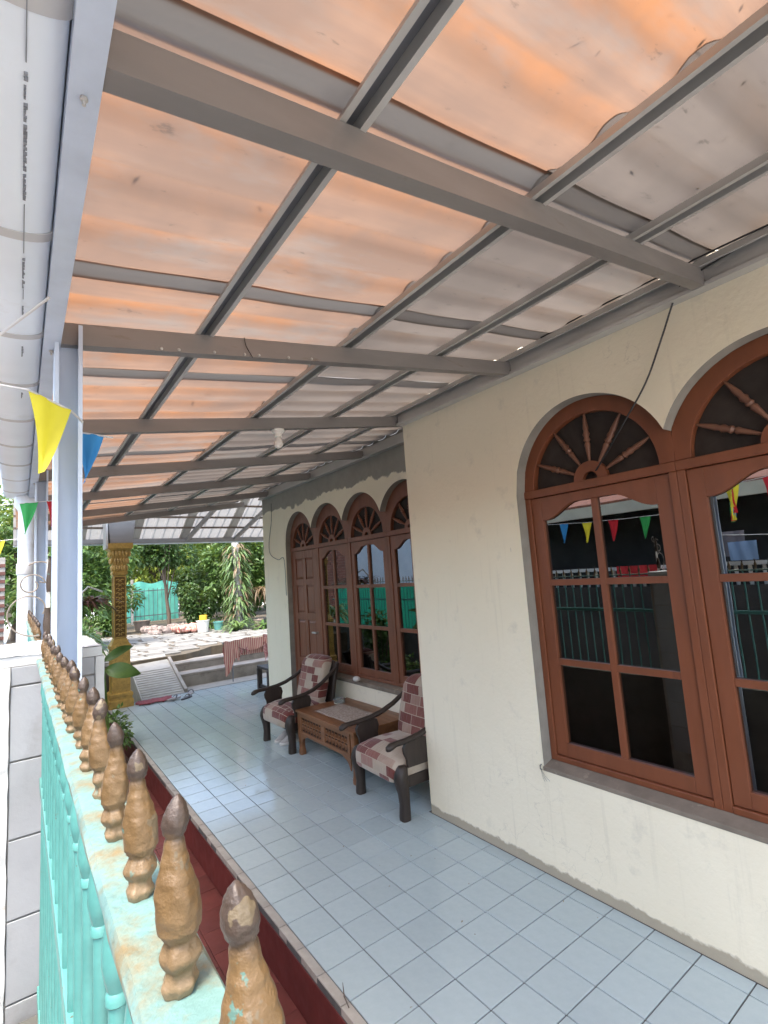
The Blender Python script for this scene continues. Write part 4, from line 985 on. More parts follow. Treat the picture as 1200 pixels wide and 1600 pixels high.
sneaker((0.035, 2.50, 0), R(14), 'grey sneaker under the armchair, nearer the door'); sneaker((0.045, 2.375, 0), R(6), 'grey sneaker under the armchair, nearer the table')
# dark bench end beyond the far wall corner
bn = empty('bench', (1.1, 4.83, 0), 'dark wooden bench end poking out behind the far wall corner', 'bench')
for x in (0.765, 1.55):
    for y in (4.63, 5.02): MB().box(x - .035, x + .035, y - .03, y + .03, 0, 0.36).build('leg', ebony, bn, bevel=0.006)
MB().box(0.735, 1.62, 4.60, 5.05, 0.361, 0.40).build('seat', ebony, bn, bevel=0.008); MB().box(0.75, 0.78, 4.665, 4.985, 0.08, 0.12).build('stretcher', ebony, bn, bevel=0.004)

# ================================================================== FAR PORCH: golden column and pale roof
col = empty('golden_column', (-1.065, 5.95, -0.01), 'ornate golden carved column at the far verandah corner', 'column')
cx, cy = -1.068, 5.95
def sqring(h, z): return [Vector((cx - h, cy - h, z)), Vector((cx + h, cy - h, z)), Vector((cx + h, cy + h, z)), Vector((cx - h, cy + h, z))]
MB().loft([sqring(h, z) for h, z in ((.165, -.24), (.165, .10), (.150, .12), (.150, .15), (.158, .16), (.158, .20), (.135, .22))]).build('base', goldcol, col, bevel=0.004)
MB().loft([sqring(h, z) for h, z in ((.128, .221), (.128, .84), (.140, .85), (.140, .90), (.115, .93), (.088, 1.0))]).build('pedestal', goldcol, col, bevel=0.004)
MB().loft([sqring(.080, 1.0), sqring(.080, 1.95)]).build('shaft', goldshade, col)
fr = MB()
for s in (-1, 1):
    fr.box(cx + s * .088, cx + s * .068, cy - .090, cy - .078, 1.005, 1.945); fr.box(cx + s * .090, cx + s * .078, cy - .0775, cy - .068, 1.005, 1.945); fr.box(cx + s * .090, cx + s * .078, cy + .068, cy + .088, 1.005, 1.945)
for z in (1.005, 1.925): fr.box(cx - .0675, cx + .0675, cy - .090, cy - .0802, z, z + .02)
fr.build('shaft_frame', goldcol, col, bevel=0.003)
cv = MB(); r = random.Random(4)
for k in range(13):
    z = 1.06 + 0.067 * k
    for s in (-1, 1):
        for face in (0, 1):
            pts = []
            for i in range(11):
                tt = i / 10; a = (0.4 + 4.4 * tt) * s + (math.pi if s < 0 else 0); q = 0.030 * (1 - .7 * tt)
                u = s * 0.026 + q * math.cos(a); v = z + q * math.sin(a)
                pts.append((cx + u, cy - .083, v) if face == 0 else (cx + .083, cy + u, v))
            cv.tube(pts, [.010 - .005 * i / 10 for i in range(11)], 5, up=Vector((0, 1, 0)))
cv.build('shaft_carving', goldcol, col, smooth=50)
cpv = MB(); cpv.loft([sqring(h, z) for h, z in ((.088, 1.951), (.105, 1.97), (.105, 2.0), (.088, 2.02), (.092, 2.12), (.115, 2.24), (.135, 2.33), (.172, 2.36), (.172, 2.44))])
for k in range(5):
    for lev, (zz, hh_, rad) in enumerate(((2.06, .095, .024), (2.17, .110, .026), (2.28, .128, .026))):
        u = -0.8 + 1.6 * (k + (0.5 if lev % 2 else 0)) / 4.5
        for face in (0, 1, 2):
            p = (cx + u * hh_, cy - hh_ - .004, zz) if face == 0 else ((cx + hh_ + .004, cy + u * hh_, zz) if face == 1 else (cx - hh_ - .004, cy + u * hh_, zz))
            cpv.tube([(p[0], p[1], p[2] - .045), (p[0], p[1], p[2] - .01), (p[0], p[1], p[2] + .03), (p[0], p[1], p[2] + .05)], [.006, rad * .8, rad * .7, .003], 6)
cpv.build('capital', goldcol, col, smooth=45)
fp = empty('porch_roof', (0.2, 6.3, 2.45), 'pale corrugated lean-to roof above the garden end of the verandah', 'roof')
SLP = 0.55; FY = 6.62; FZ = 2.50
zf = lambda y: FZ + 0.085 + SLP * (FY - y)
MB().loft([[Vector((cx - .14, cy - .14, 2.441)), Vector((cx + .17, cy - .14, 2.441)), Vector((cx + .17, cy + .14, 2.441)), Vector((cx - .14, cy + .14, 2.441))], [Vector((cx - .17, cy - .14, 2.84)), Vector((cx + .22, cy - .14, 2.84)), Vector((cx + .22, cy + .14, 2.70)), Vector((cx - .17, cy + .14, 2.70))]]).build('bracket_box', steel, fp, bevel=0.004)
MB().box(cx - .20, cx - .172, cy - .18, cy + .15, 2.36, 2.80).build('bracket_plate', steel_light, fp)
MB().box(-2.4, 3.2, FY - .03, FY + .03, FZ, FZ + 0.075).build('eave_beam', steel, fp, bevel=0.003)
MB().box(-2.4, 3.2, FY + .032, FY + .13, FZ - 0.015, FZ + 0.03).build('gutter', pvc, fp, bevel=0.006)
for y in (6.32, 6.05, 5.75, 5.45, 5.15): MB().box(-2.4, 3.2, y - .02, y + .02, zf(y) - .035, zf(y) - .004).build('batten', brown, fp)
for xa, xb in ((0.12, 0.62), (1.0, 1.55)):
    ya, yb_ = FY - .05, 5.0
    MB().hexa([(xa - .03, ya, zf(ya) - .09), (xa + .03, ya, zf(ya) - .09), (xb + .03, yb_, zf(yb_) - .09), (xb - .03, yb_, zf(yb_) - .09), (xa - .03, ya, zf(ya) - .037), (xa + .03, ya, zf(ya) - .037), (xb + .03, yb_, zf(yb_) - .037), (xb - .03, yb_, zf(yb_) - .037)]).build('rafter', steel, fp)
for k in range(7):
    x0 = -2.4 + 0.8 * k; vs = []; prof = []
    q = 0
    while q <= 0.84:
        prof += [(q, 0.022), (q + .03, 0.022), (q + .045, 0), (q + .145, 0)]; q += 0.16
    for y in (FY + .1, 4.9):
        for dx, h in prof: vs.append((x0 + dx, y, zf(y) + h + 0.002 * (k % 2)))
    n = len(prof); MB().add(vs, [(j, j + 1, n + j + 1, n + j) for j in range(n - 1)]).build('porch_sheet', paleroof, fp)

# ================================================================== GARDEN SETTING
TZ = 0.47
terr = MB(); ed = [(-2.6, 6.9), (-0.75, 7.25), (-0.08, 7.30), (0.25, 7.32), (0.55, 7.55), (0.9, 7.95), (1.6, 8.05), (2.4, 8.2), (8, 8.4), (8, 24), (-2.6, 24)]
terr.loft([[Vector((x, y, -0.3)) for x, y in ed], [Vector((x, y, TZ - 0.02)) for x, y in ed]])
terrace = struct(terr.build('garden_terrace', soil))
# irregular flagstones
def inside(x, y):
    for (xa, ya), (xb, yb_) in zip(ed[:9], ed[1:9]):
        if xa <= x <= xb: return y > ya + (yb_ - ya) * (x - xa) / (xb - xa) + 0.04
    return False
r = random.Random(12); y = 7.1; cnt = 0
while y < 12.6:
    d = r.uniform(0.28, 0.48); x = -1.55 + r.uniform(0, .3)
    while x < 3.2:
        wd = r.uniform(0.35, 0.75); g = 0.018
        c = [(x + g + r.uniform(0, .05), y + g + r.uniform(0, .05)), (x + wd * .5, y + g + r.uniform(-.02, .03)), (x + wd - g - r.uniform(0, .05), y + g + r.uniform(0, .06)), (x + wd - g + r.uniform(-.04, .02), y + d * .5), (x + wd - g - r.uniform(0, .06), y + d - g - r.uniform(0, .05)), (x + wd * .5, y + d - g + r.uniform(-.04, .01)), (x + g + r.uniform(0, .06), y + d - g - r.uniform(0, .05)), (x + g + r.uniform(-.02, .03), y + d * .5)]
        if all(inside(a, b) for a, b in c):
            h = r.uniform(0, .012); cx_, cy_ = x + wd / 2, y + d / 2
            MB().loft([[Vector((a, b, TZ - .04)) for a, b in c], [Vector((a, b, TZ + h - .008)) for a, b in c], [Vector((a + (cx_ - a) * .05, b + (cy_ - b) * .05, TZ + h)) for a, b in c]]).build('flagstone', flag, terrace); cnt += 1
        x += wd
    y += d
steps = empty('garden_steps', (0.8, 7.0, 0), 'worn cement steps rising to the flagstone garden terrace', 'steps')
r = random.Random(2)
for (x0, x1, y0, y1, z0, z1) in ((-0.06, 3.2, 6.68, 7.05, -0.28, 0.195), (-0.06, 3.2, 7.02, 7.42, -0.28, 0.345)):
    rings = []; n = 24
    for i in range(n + 1):
        x = x0 + (x1 - x0) * i / n; j = lambda s=.006: r.uniform(-s, s)
        rings.append([Vector((x, y0 + j(), z0)), Vector((x, y0 + j(), z1 - .05)), Vector((x, y0 - .012 + j(), z1 - .04)), Vector((x, y0 - .012 + j(), z1 - .008 + j(.003))), Vector((x, y0 + .01, z1 + j(.003))), Vector((x, y1, z1)), Vector((x, y1, z0))])
    MB().loft(rings).build('step', stepm, steps)
MB().box(-0.05, 3.2, 6.085, 6.66, -0.29, -0.03).build('drain_strip', cement, verandah)
rampo = empty('ramp', (-0.42, 6.7, 0), 'ribbed cement ramp up to the garden beside the golden column', 'ramp')
rx0, rx1 = -0.74, -0.09
MB().hexa([(rx0, 6.12, -.28), (rx1, 6.12, -.28), (rx1, 7.5, -.28), (rx0, 7.5, -.28), (rx0, 6.12, -0.01), (rx1, 6.12, -0.01), (rx1, 7.5, TZ + .01), (rx0, 7.5, TZ + .01)]).build('ramp_slab', rampm, rampo, bevel=0.006)
for k in range(12):
    y0 = 6.16 + 0.072 * k; zz = lambda y: -0.01 + (TZ + .02) * (y - 6.12) / 1.38
    MB().hexa([(rx0 + .02, y0, zz(y0) - .01), (rx1 - .02, y0, zz(y0) - .01), (rx1 - .02, y0 + .036, zz(y0 + .036) - .01), (rx0 + .02, y0 + .036, zz(y0 + .036) - .01), (rx0 + .02, y0 + .004, zz(y0) + .016), (rx1 - .02, y0 + .004, zz(y0) + .016), (rx1 - .02, y0 + .030, zz(y0 + .03) + .014), (rx0 + .02, y0 + .030, zz(y0 + .03) + .014)]).build('ridge', rampm, rampo)
MB().hexa([(rx1 + .003, 6.14, -.28), (rx1 + .055, 6.14, -.28), (rx1 + .055, 7.3, -.28), (rx1 + .003, 7.3, -.28), (rx1 + .003, 6.14, 0.04), (rx1 + .055, 6.14, 0.04), (rx1 + .055, 7.3, TZ - .02), (rx1 + .003, 7.3, TZ - .02)]).build('kerb', stepm, rampo, bevel=0.008)

# small things by the column foot
mm = MB(); vs = []; nx_, ny_ = 18, 8; r = random.Random(1)
for i in range(nx_ + 1):
    for j in range(ny_ + 1):
        vs.append((-0.86 + 0.50 * i / nx_ + .02 * math.sin(j), 5.64 + 0.30 * j / ny_ + 0.025 * math.sin(i * .9), 0.010 + 0.012 * abs(math.sin(i * 1.3 + j * .8)) + r.uniform(0, .004)))
mo = mm.add(vs, [(i * (ny_ + 1) + j, (i + 1) * (ny_ + 1) + j, (i + 1) * (ny_ + 1) + j + 1, i * (ny_ + 1) + j + 1) for i in range(nx_) for j in range(ny_)]).build('door_mat', mat_m, smooth=60)
mo.modifiers.new('thick', 'SOLIDIFY').thickness = 0.006; tag(mo, 'crumpled dark red rag mat at the foot of the golden column', 'mat')
def sandal(loc, rz, label, m):
    t = empty('sandal', loc, label, 'sandal', 'sandals by the ramp', world=False, rz=rz); n = 24
    o_ = [(0.125 * math.cos(2 * math.pi * k / n), (0.042 + .006 * math.cos(2 * math.pi * k / n)) * math.sin(2 * math.pi * k / n)) for k in range(n)]
    MB().loft([[Vector((x, y, z)) for x, y in o_] for z in (0, .018)]).build('sole', m, t, smooth=40)
    MB().tube([(0.0, -.043, .012), (.03, -.03, .045), (.05, 0, .055), (.03, .03, .045), (0, .043, .012)], [.006, .012, .012, .012, .006], 6, .4).build('strap', sandal_m, t, smooth=50)
sandal((-0.38, 5.60, 0.02), R(25), 'grey sandal lying on the edge of the red mat', sandal_g); sandal((-0.20, 5.58, 0), R(40), 'black sandal in front of the grey sandal', sandal_m); sandal((-0.06, 5.88, 0), R(65), 'dark sandal standing nearest the cement steps', sandal_g)
# towels over a rail by the steps
rk = empty('towel_rail', (1.25, 6.35, -0.03), 'low dark rail carrying towels beside the cement steps', 'rail')
MB().tube([(0.62, 6.35, 0.66), (2.3, 6.38, 0.68)], .012, 8).build('bar', steel_dark, rk); 
for x in (0.80, 2.25): MB().tube([(x, 6.36, -.03), (x, 6.36, .67)], .011, 8).build('leg', steel_dark, rk)
def towel(x0, x1, zt, drops, mat, label, seed, y=6.352):
    r = random.Random(seed); vs = []; n = 26; m = 22; ph = r.uniform(0, 6)
    for i in range(n + 1):
        u = i / n; x = x0 + (x1 - x0) * u
        for j in range(m + 1):
            v = j / m - 0.42; front = v < 0
            L = drops[0] * (0.75 + 0.25 * math.sin(u * 5 + ph)) if front else drops[1]
            a = abs(v) / (0.42 if front else 0.58)
            yy = y + (-1 if front else 1) * (0.018 + 0.03 * a * (1 + math.sin(u * 17 + ph)) * .5) * (1 if a > .02 else 0)
            vs.append((x + 0.012 * math.sin(9 * a + u * 8), yy, zt - L * max(0, a - .02) + 0.012 * math.sin(u * 9 + ph) * (a < .1)))
    o = MB().add(vs, [(i * (m + 1) + j, (i + 1) * (m + 1) + j, (i + 1) * (m + 1) + j + 1, i * (m + 1) + j + 1) for i in range(n) for j in range(m)]).build('towel', mat, smooth=70)
    return tag(o, label, 'towel', 'towels drying by the steps')
towel(0.64, 0.92, 0.685, (0.62, 0.3), MT['towel_pink'], 'pink striped towel hanging lowest on the rail', 1); towel(0.90, 1.55, 0.695, (0.22, 0.3), MT['towel_pink'], 'bunched pink towel along the right of the rail', 2, 6.348); towel(0.86, 1.10, 0.676, (0.36, 0.2), MT['towel_check'], 'red checked cloth between the pink towels', 3, 6.354); towel(1.38, 1.62, 0.72, (0.5, 0.3), MT['towel_check'], 'dark red cloth at the wall end of the rail', 4, 6.345)
# buckets, pots, rubble
def bucket(loc, rr0, rr1, h, mat, label, cat='bucket', name='bucket'):
    t = empty(name, loc, label, cat, world=False)
    MB().lathe([(rr0 * .3, 0.0), (rr0, 0), (rr1, h), (rr1 + .008, h), (rr1 + .008, h - .02), (rr1 - .006, h - .021), (rr1 - .012, h - .01), (rr0 - .01, .02), (0.01, .02)], 20).build('body', mat, t, smooth=40)
    MB().tube([(rr1 + .004, 0, h - .02)] + [((rr1 + .01) * math.cos(a), .02, h - .02 - 0.10 * math.sin(a)) for a in [math.pi * k / 10 for k in range(1, 10)]] + [(-rr1 - .004, 0, h - .02)], .004, 5).build('handle', wirem, t)
    return t
bucket((1.62, 11.0, TZ + .01), .13, .165, .31, bucket_w, 'dirty white bucket standing on the flagstones'); bucket((2.08, 11.15, TZ + .01), .11, .14, .22, bucket_t, 'teal bucket beside the white bucket')
bucket((3.0, 10.6, TZ + .01), .10, .13, .2, potm, 'grey plastic pot near the wall side of the garden', 'pot', 'plant_pot')
bucket((0.72, 14.2, TZ + .01), .18, .24, .28, potm, 'wide clay pot at the far end of the flagstones', 'pot', 'plant_pot')
tag(MB().lathe([(0.02, 0), (.10, 0), (.10, .12), (.085, .125), (.08, .02), (.01, .02)], 16, (1.63, 10.99, TZ + .325)).build('scoop', yellowp, smooth=40), 'yellow plastic scoop on top of the white bucket', 'scoop')
def lump(b, c, s, r):
    rg = superell(c, (s * r.uniform(.7, 1.3), s * r.uniform(.7, 1.3), s * r.uniform(.5, .9)), .8, .8, 9, 6)
    for ring in rg:
        for p in ring: p += Vector((r.uniform(-.15, .15) * s, r.uniform(-.15, .15) * s, r.uniform(-.15, .15) * s))
    b.loft(rg)
rbm = MB(); r = random.Random(6)
for k in range(90): lump(rbm, (r.uniform(0.6, 2.0), r.uniform(12.0, 13.3), TZ + r.uniform(0, .12)), r.uniform(.05, .13), r)
tag(rbm.build('rubble', rock), 'heap of broken stones and soil across the back of the terrace', 'rubble', kind='stuff')
cb = MB(); 
for k in range(14): lump(cb, (r.uniform(1.0, 1.5), r.uniform(11.3, 11.6), TZ + r.uniform(.05, .16)), r.uniform(.08, .14), r)
tag(cb.build('cloth_heap', MT['towel_pink'], smooth=70), 'crumpled pink cloth heap left of the white bucket', 'cloth')
# teal tarpaulin on iron railings at the back
tp = empty('tarp_fence', (2.3, 17.5, TZ), 'bright teal tarpaulin stretched on iron railings behind the garden', 'fence')
vs = []; nx_, ny_ = 30, 10
for i in range(nx_ + 1):
    for j in range(ny_ + 1): vs.append((0.2 + 2.4 * i / nx_, 17.56 + 0.03 * math.sin(i * 1.3) + .02 * math.sin(j * 2 + i), TZ + .05 + (1.42 + .05 * math.sin(i * .6)) * j / ny_))
MB().add(vs, [(i * (ny_ + 1) + j, (i + 1) * (ny_ + 1) + j, (i + 1) * (ny_ + 1) + j + 1, i * (ny_ + 1) + j + 1) for i in range(nx_) for j in range(ny_)]).build('tarp', MT['tarp_teal'], tp, smooth=60)
for k in range(17): MB().tube([(0.2 + .15 * k, 17.48, TZ), (0.2 + .15 * k, 17.48, TZ + 1.25)], .009, 5).build('bar', steel_dark, tp)
for z in (.25, 1.15): MB().box(0.15, 2.7, 17.47, 17.49, TZ + z, TZ + z + .03).build('rail', steel_dark, tp)
MB().box(0.95, 1.03, 17.44, 17.52, TZ, TZ + 1.6).build('post', steel_light, tp)

# ================================================================== PLANTS
def crown(b, c, rad, n, size, r, clumps=9, droop=0.4, aspect=2.0, hollow=0.35):
    cs = []
    for k in range(clumps):
        while True:
            p = Vector((r.uniform(-1, 1), r.uniform(-1, 1), r.uniform(-1, 1)))
            if p.length < 1: break
        cs.append((Vector((p.x * rad[0], p.y * rad[1], p.z * rad[2])) * 0.72, r.uniform(.28, .55)))
    for k in range(n):
        q, s = r.choice(cs); d = Vector((r.gauss(0, 1), r.gauss(0, 1), r.gauss(0, 1))).normalized() * (r.uniform(hollow, 1) ** .5)
        p = Vector(c) + q + Vector((d.x * rad[0], d.y * rad[1], d.z * rad[2])) * s
        leaf(b, p, d + Vector((0, 0, -droop)) + Vector((r.gauss(0, .5), r.gauss(0, .5), r.gauss(0, .3))), size * r.uniform(.6, 1.3), aspect, r)
def leaf(b, p, d, L, aspect, r):
    d = d.normalized() if d.length > 1e-3 else Vector((1, 0, 0))
    s = d.cross(Vector((r.gauss(0, .4), r.gauss(0, .4), 1))).normalized(); nrm = s.cross(d)
    w_ = L / aspect / 2; m = p + d * L * .45 + nrm * L * .06; e = p + d * L - nrm * L * .08
    b.add([p, m + s * w_, e, m - s * w_], [(0, 1, 2), (0, 2, 3)])
def blade(b, base, d, L, w_, r, droop=1.0, n=6):
    d = d.normalized(); hz = Vector((d.x, d.y, 0)); hz = hz.normalized() if hz.length > 1e-3 else Vector((1, 0, 0))
    s = hz.cross(Vector((0, 0, 1))); p = Vector(base); vs = []; st = L / n; dv = d.copy()
    for i in range(n + 1):
        t = i / n; ww = w_ * math.sin(math.pi * min(1, .12 + t * .88)) * .5 + .0008
        vs += [p + s * ww, p - s * ww]; p = p + dv * st; dv = (dv + Vector((0, 0, -droop * st / L * 1.6))).normalized()
    b.add(vs, [(2 * i, 2 * i + 1, 2 * i + 3, 2 * i + 2) for i in range(n)])
def tree(loc, h, crown_c, rad, n, size, leafm, label, seed, trunk_r=0.06, lean=(0, 0), clumps=12, name='tree', cat='tree', group='garden trees', aspect=2.0):
    r = random.Random(seed); t = empty(name, loc, label, cat, group); x, y, z = loc
    b = MB(); pts = [(x + lean[0] * k / 5 + r.uniform(-.03, .03), y + lean[1] * k / 5 + r.uniform(-.03, .03), z - .05 + h * k / 5) for k in range(6)]
    b.tube(pts, [trunk_r * (1.25 - .7 * k / 5) for k in range(6)], 8)
    for k in range(6):
        a = r.uniform(0, 6.28); i = r.choice((2, 3, 4, 5)); p = Vector(pts[i]); e = Vector(crown_c) + Vector((math.cos(a) * rad[0] * .6, math.sin(a) * rad[1] * .6, r.uniform(-.3, .4) * rad[2]))
        b.tube([p, (p + e) / 2 + Vector((0, 0, .1)), e], [trunk_r * .5, trunk_r * .3, trunk_r * .12], 6)
    b.build('trunk', bark, t, smooth=60)
    c = MB(); crown(c, crown_c, rad, n, size, r, clumps, aspect=aspect); c.build('crown', leafm, t)
    return t
L_ = MT
tree((1.25, 13.0, TZ), 2.2, (1.15, 13.1, 2.85), (0.95, 0.9, 0.70), 3000, .15, L_['leaf_dark'], 'slim dark leaved tree standing before the teal tarpaulin', 1, .05, (-.15, .1))
tree((2.95, 12.2, TZ), 2.6, (2.9, 12.2, 2.5), (1.15, 0.9, 1.45), 5200, .16, L_['leaf_mid'], 'dense green tree in the middle of the garden', 2, .08, clumps=20)
tree((4.6, 12.5, TZ), 3.0, (4.5, 12.4, 2.8), (1.5, 1.1, 1.9), 5600, .17, L_['leaf_dark'], 'tall dark tree at the wall side of the garden', 3, .10, clumps=22)
tree((4.3, 9.8, TZ), 2.4, (3.75, 9.6, 2.7), (0.95, 0.9, 0.75), 1300, .27, L_['leaf_pale'], 'pale green tree with long leaves nearest the house wall', 4, .06, aspect=3.4)
tree((0.2, 15.5, TZ), 2.6, (0.1, 15.4, 3.2), (1.6, 1.0, 1.1), 3800, .17, L_['leaf_lime'], 'sunlit yellow green tree behind the golden column', 5, .08, clumps=16)
tree((-1.6, 10.5, TZ), 2.4, (-1.3, 10.4, 2.3), (1.2, 1.2, 1.6), 5600, .15, L_['leaf_mid'], 'leafy green tree left of the golden column', 6, .07, clumps=18)
tree((2.6, 20.5, TZ), 3.6, (2.2, 20.2, 4.0), (3.4, 1.2, 2.2), 6000, .26, L_['leaf_lime'], 'broad yellow green tree rising behind the teal tarpaulin', 7, .14, clumps=26)
tree((6.8, 18.5, TZ), 4.0, (6.3, 18.0, 3.6), (3.2, 1.6, 3.2), 6500, .27, L_['leaf_dark'], 'large dark tree far behind the house corner', 8, .16, clumps=28)
tree((-3.2, 22.0, TZ), 3.8, (-3.2, 21.5, 4.6), (2.6, 1.6, 2.4), 3600, .22, L_['leaf_lime'], 'bright tree at the far end of the alley', 9, .14)
tree((4.2, 16.0, TZ), 3.0, (4.1, 15.8, 2.7), (1.9, 1.0, 2.2), 6000, .20, L_['leaf_mid'], 'leafy tree between the tarpaulin and the dark trees', 10, .10, clumps=24)
tree((-2.4, 16.0, TZ), 3.0, (-2.3, 15.8, 2.8), (1.8, 1.2, 2.2), 4500, .20, L_['leaf_mid'], 'tree behind the silvery plants left of the column', 11, .10, clumps=18)
for k, (x, y, sx, mt_, lb) in enumerate(((-5.5, 25, 3.4, 'leaf_mid', 'leafy boundary tree at the far left end'), (-0.6, 26, 3.6, 'leaf_dark', 'dark boundary tree behind the golden column'), (4.6, 25, 3.6, 'leaf_mid', 'leafy boundary tree behind the tarpaulin'), (9.8, 24, 3.8, 'leaf_dark', 'dark boundary tree hidden mostly by the house wall'))):
    tree((x, y, TZ), 4.5, (x, y - .3, 3.4), (sx, 1.4, 3.4), 7500, .30, L_[mt_], lb, 60 + k, .16, clumps=34)
# epiphyte covered trunk with hanging ferns
ep = empty('fern_covered_trunk', (2.55, 10.9, TZ), 'old pale trunk hung with staghorn ferns and brown fronds', 'tree', 'garden trees'); r = random.Random(21)
MB().tube([(2.55, 10.9, TZ), (2.58, 10.92, 1.6), (2.52, 10.9, 2.6), (2.50, 10.9, 3.6)], [.12, .11, .10, .08], 10).build('trunk', concrete, ep, smooth=60)
g1, g2 = MB(), MB()
for k in range(620):
    a = r.uniform(0, 6.28); z = r.uniform(0.75, 2.75); rad_ = .12
    base = (2.55 + rad_ * math.cos(a), 10.9 + rad_ * math.sin(a), z); d = Vector((math.cos(a), math.sin(a), r.uniform(-.1, .7)))
    blade(g1 if k % 4 else g2, base, d, r.uniform(.22, .55), r.uniform(.025, .055), r, 1.5)
g1.build('hanging_fronds', L_['leaf_pale'], ep); g2.build('brown_fronds', L_['leaf_dry'], ep)
def blade_plant(loc, n, L, w_, mat, label, seed, up=(.5, 1.4), droop=1.1, name='fern', cat='plant', spread=.08):
    r = random.Random(seed); b = MB()
    for k in range(n):
        a = r.uniform(0, 6.28); blade(b, (loc[0] + r.uniform(-spread, spread), loc[1] + r.uniform(-spread, spread), loc[2]), Vector((math.cos(a), math.sin(a), r.uniform(*up))), L * r.uniform(.6, 1.1), w_ * r.uniform(.7, 1.2), r, droop)
    return tag(b.build(name, mat), label, cat, 'garden plants')
blade_plant((2.35, 10.4, TZ), 70, .75, .05, L_['leaf_pale'], 'pale arching fern at the foot of the fern covered trunk', 31)
blade_plant((3.0, 10.0, TZ), 60, .6, .06, L_['leaf_mid'], 'green fern clump right of the buckets', 32)
blade_plant((3.5, 9.3, TZ), 60, .7, .05, L_['leaf_pale'], 'leafy fern clump next to the house wall end', 33)
blade_plant((2.0, 11.9, TZ), 60, .8, .05, L_['leaf_dark'], 'dark strap leaved clump behind the buckets', 34)
blade_plant((3.35, 11.2, 1.5), 90, .8, .05, L_['leaf_dry'], 'brown and dry hanging clump above the ferns', 35, (-.2, .6), 1.6, spread=.35)
blade_plant((-1.62, 6.6, 0.9), 120, .75, .035, L_['leaf_pale'], 'silvery grass like clump between post and golden column', 36, (.2, 1.5), 1.3, spread=.15)
blade_plant((-1.55, 5.4, 1.55), 90, .50, .05, L_['leaf_red'], 'red brown rosette plant beside the golden column', 37, (.1, 1.0), .9, spread=.10)
blade_plant((-1.7, 8.4, TZ), 90, 1.0, .05, L_['leaf_mid'], 'green strap leaved clump left of the flagstones', 38, (.4, 1.5), 1.0, spread=.25)
def shrub(loc, rad, n, size, mat, label, seed, aspect=1.8):
    r = random.Random(seed); t = empty('shrub', loc, label, 'shrub', 'garden plants'); b = MB()
    for k in range(7):
        a = r.uniform(0, 6.28); b.tube([loc, (loc[0] + math.cos(a) * rad[0] * .4, loc[1] + math.sin(a) * rad[1] * .4, loc[2] + rad[2] * 1.3)], [.014, .005], 5)
    b.build('stems', bark, t); c = MB(); crown(c, (loc[0], loc[1], loc[2] + rad[2]), rad, n, size, r, 10, aspect=aspect); c.build('foliage', mat, t); return t
shrub((-1.75, 5.0, -.24), (.30, .5, .75), 1300, .09, L_['leaf_dark'], 'dark shrub filling the gap behind the railing pillar', 41)
shrub((-1.66, 7.4, 0), (.5, .6, .7), 1300, .11, L_['leaf_mid'], 'mid green shrub behind the golden column base', 42)
shrub((-1.45, 3.9, -.24), (.18, .4, .36), 500, .07, L_['leaf_mid'], 'low green shrub on the red walk near the column', 43)
shrub((3.3, 11.9, TZ), (.8, .5, .9), 2600, .13, L_['leaf_mid'], 'thick green bush between the fern trunk and the house', 47)
shrub((1.9, 12.4, TZ), (.55, .4, .7), 1800, .11, L_['leaf_dark'], 'dark bush just behind the buckets', 48)
shrub((-0.15, 13.6, TZ), (.75, .5, .8), 2400, .12, L_['leaf_mid'], 'green bush seen just right of the golden column', 49)
shrub((3.9, 8.9, TZ), (.7, .5, .6), 1200, .11, L_['leaf_mid'], 'bushy shrub hugging the far wall corner', 44)
shrub((2.75, 15.4, TZ), (0.75, .6, 1.0), 2400, .13, L_['leaf_dark'], 'dark hedge like bush right of the tarpaulin', 45)
shrub((3.5, 13.8, TZ), (1.4, .8, 1.3), 4200, .14, L_['leaf_dark'], 'dark bush filling the middle back of the garden', 46)
# broad-leaved plant in front of the column
bp_ = empty('broad_leaf_plant', (-1.46, 3.35, -.24), 'plant with two large glossy green leaves before the golden column', 'plant', 'garden plants')
def big_leaf(p0, tip, wd, up):
    p0, tip = Vector(p0), Vector(tip); d = tip - p0; s = d.cross(Vector(up)).normalized(); nrm = s.cross(d).normalized(); n = 12; vs = []
    for i in range(n + 1):
        t = i / n; ww = wd * (math.sin(math.pi * t ** .8)) ** .75 if 0 < t < 1 else 0.001
        m = p0 + d * t + nrm * (0.05 * math.sin(math.pi * t))
        for u in (-1, -.5, 0, .5, 1): vs.append(m + s * (ww * u) + nrm * (0.025 * abs(u) * (1 - t) + .006 * math.sin(8 * t + 3 * u)))
    return MB().add(vs, [(i * 5 + j, i * 5 + j + 1, (i + 1) * 5 + j + 1, (i + 1) * 5 + j) for i in range(n) for j in range(4)])
big_leaf((-1.56, 3.5, .885), (-1.22, 3.42, .80), .085, (0, -1, .35)).build('leaf', L_['leaf_mid'], bp_, smooth=60); big_leaf((-1.58, 3.45, .97), (-1.27, 3.55, 1.10), .05, (0, -.9, .6)).build('leaf', L_['leaf_dark'], bp_, smooth=60)
for a, b_ in (((-1.46, 3.35, -.24), (-1.56, 3.5, .885)), ((-1.47, 3.36, -.24), (-1.58, 3.45, .97))): MB().tube([a, ((a[0] + b_[0]) / 2 - .04, a[1], .4), b_], [.009, .007, .004], 6).build('stem', L_['leaf_mid'], bp_)
tag(MB().tube([(-1.75, 5.2, .2), (-1.76, 5.2, 1.2), (-1.70, 5.2, 1.65), (-1.55, 5.2, 1.80), (-1.38, 5.2, 1.72)], .014, 8).build('bent_pipe', hose_m, smooth=60), 'pale bent pipe arching among the plants behind the post', 'pipe')

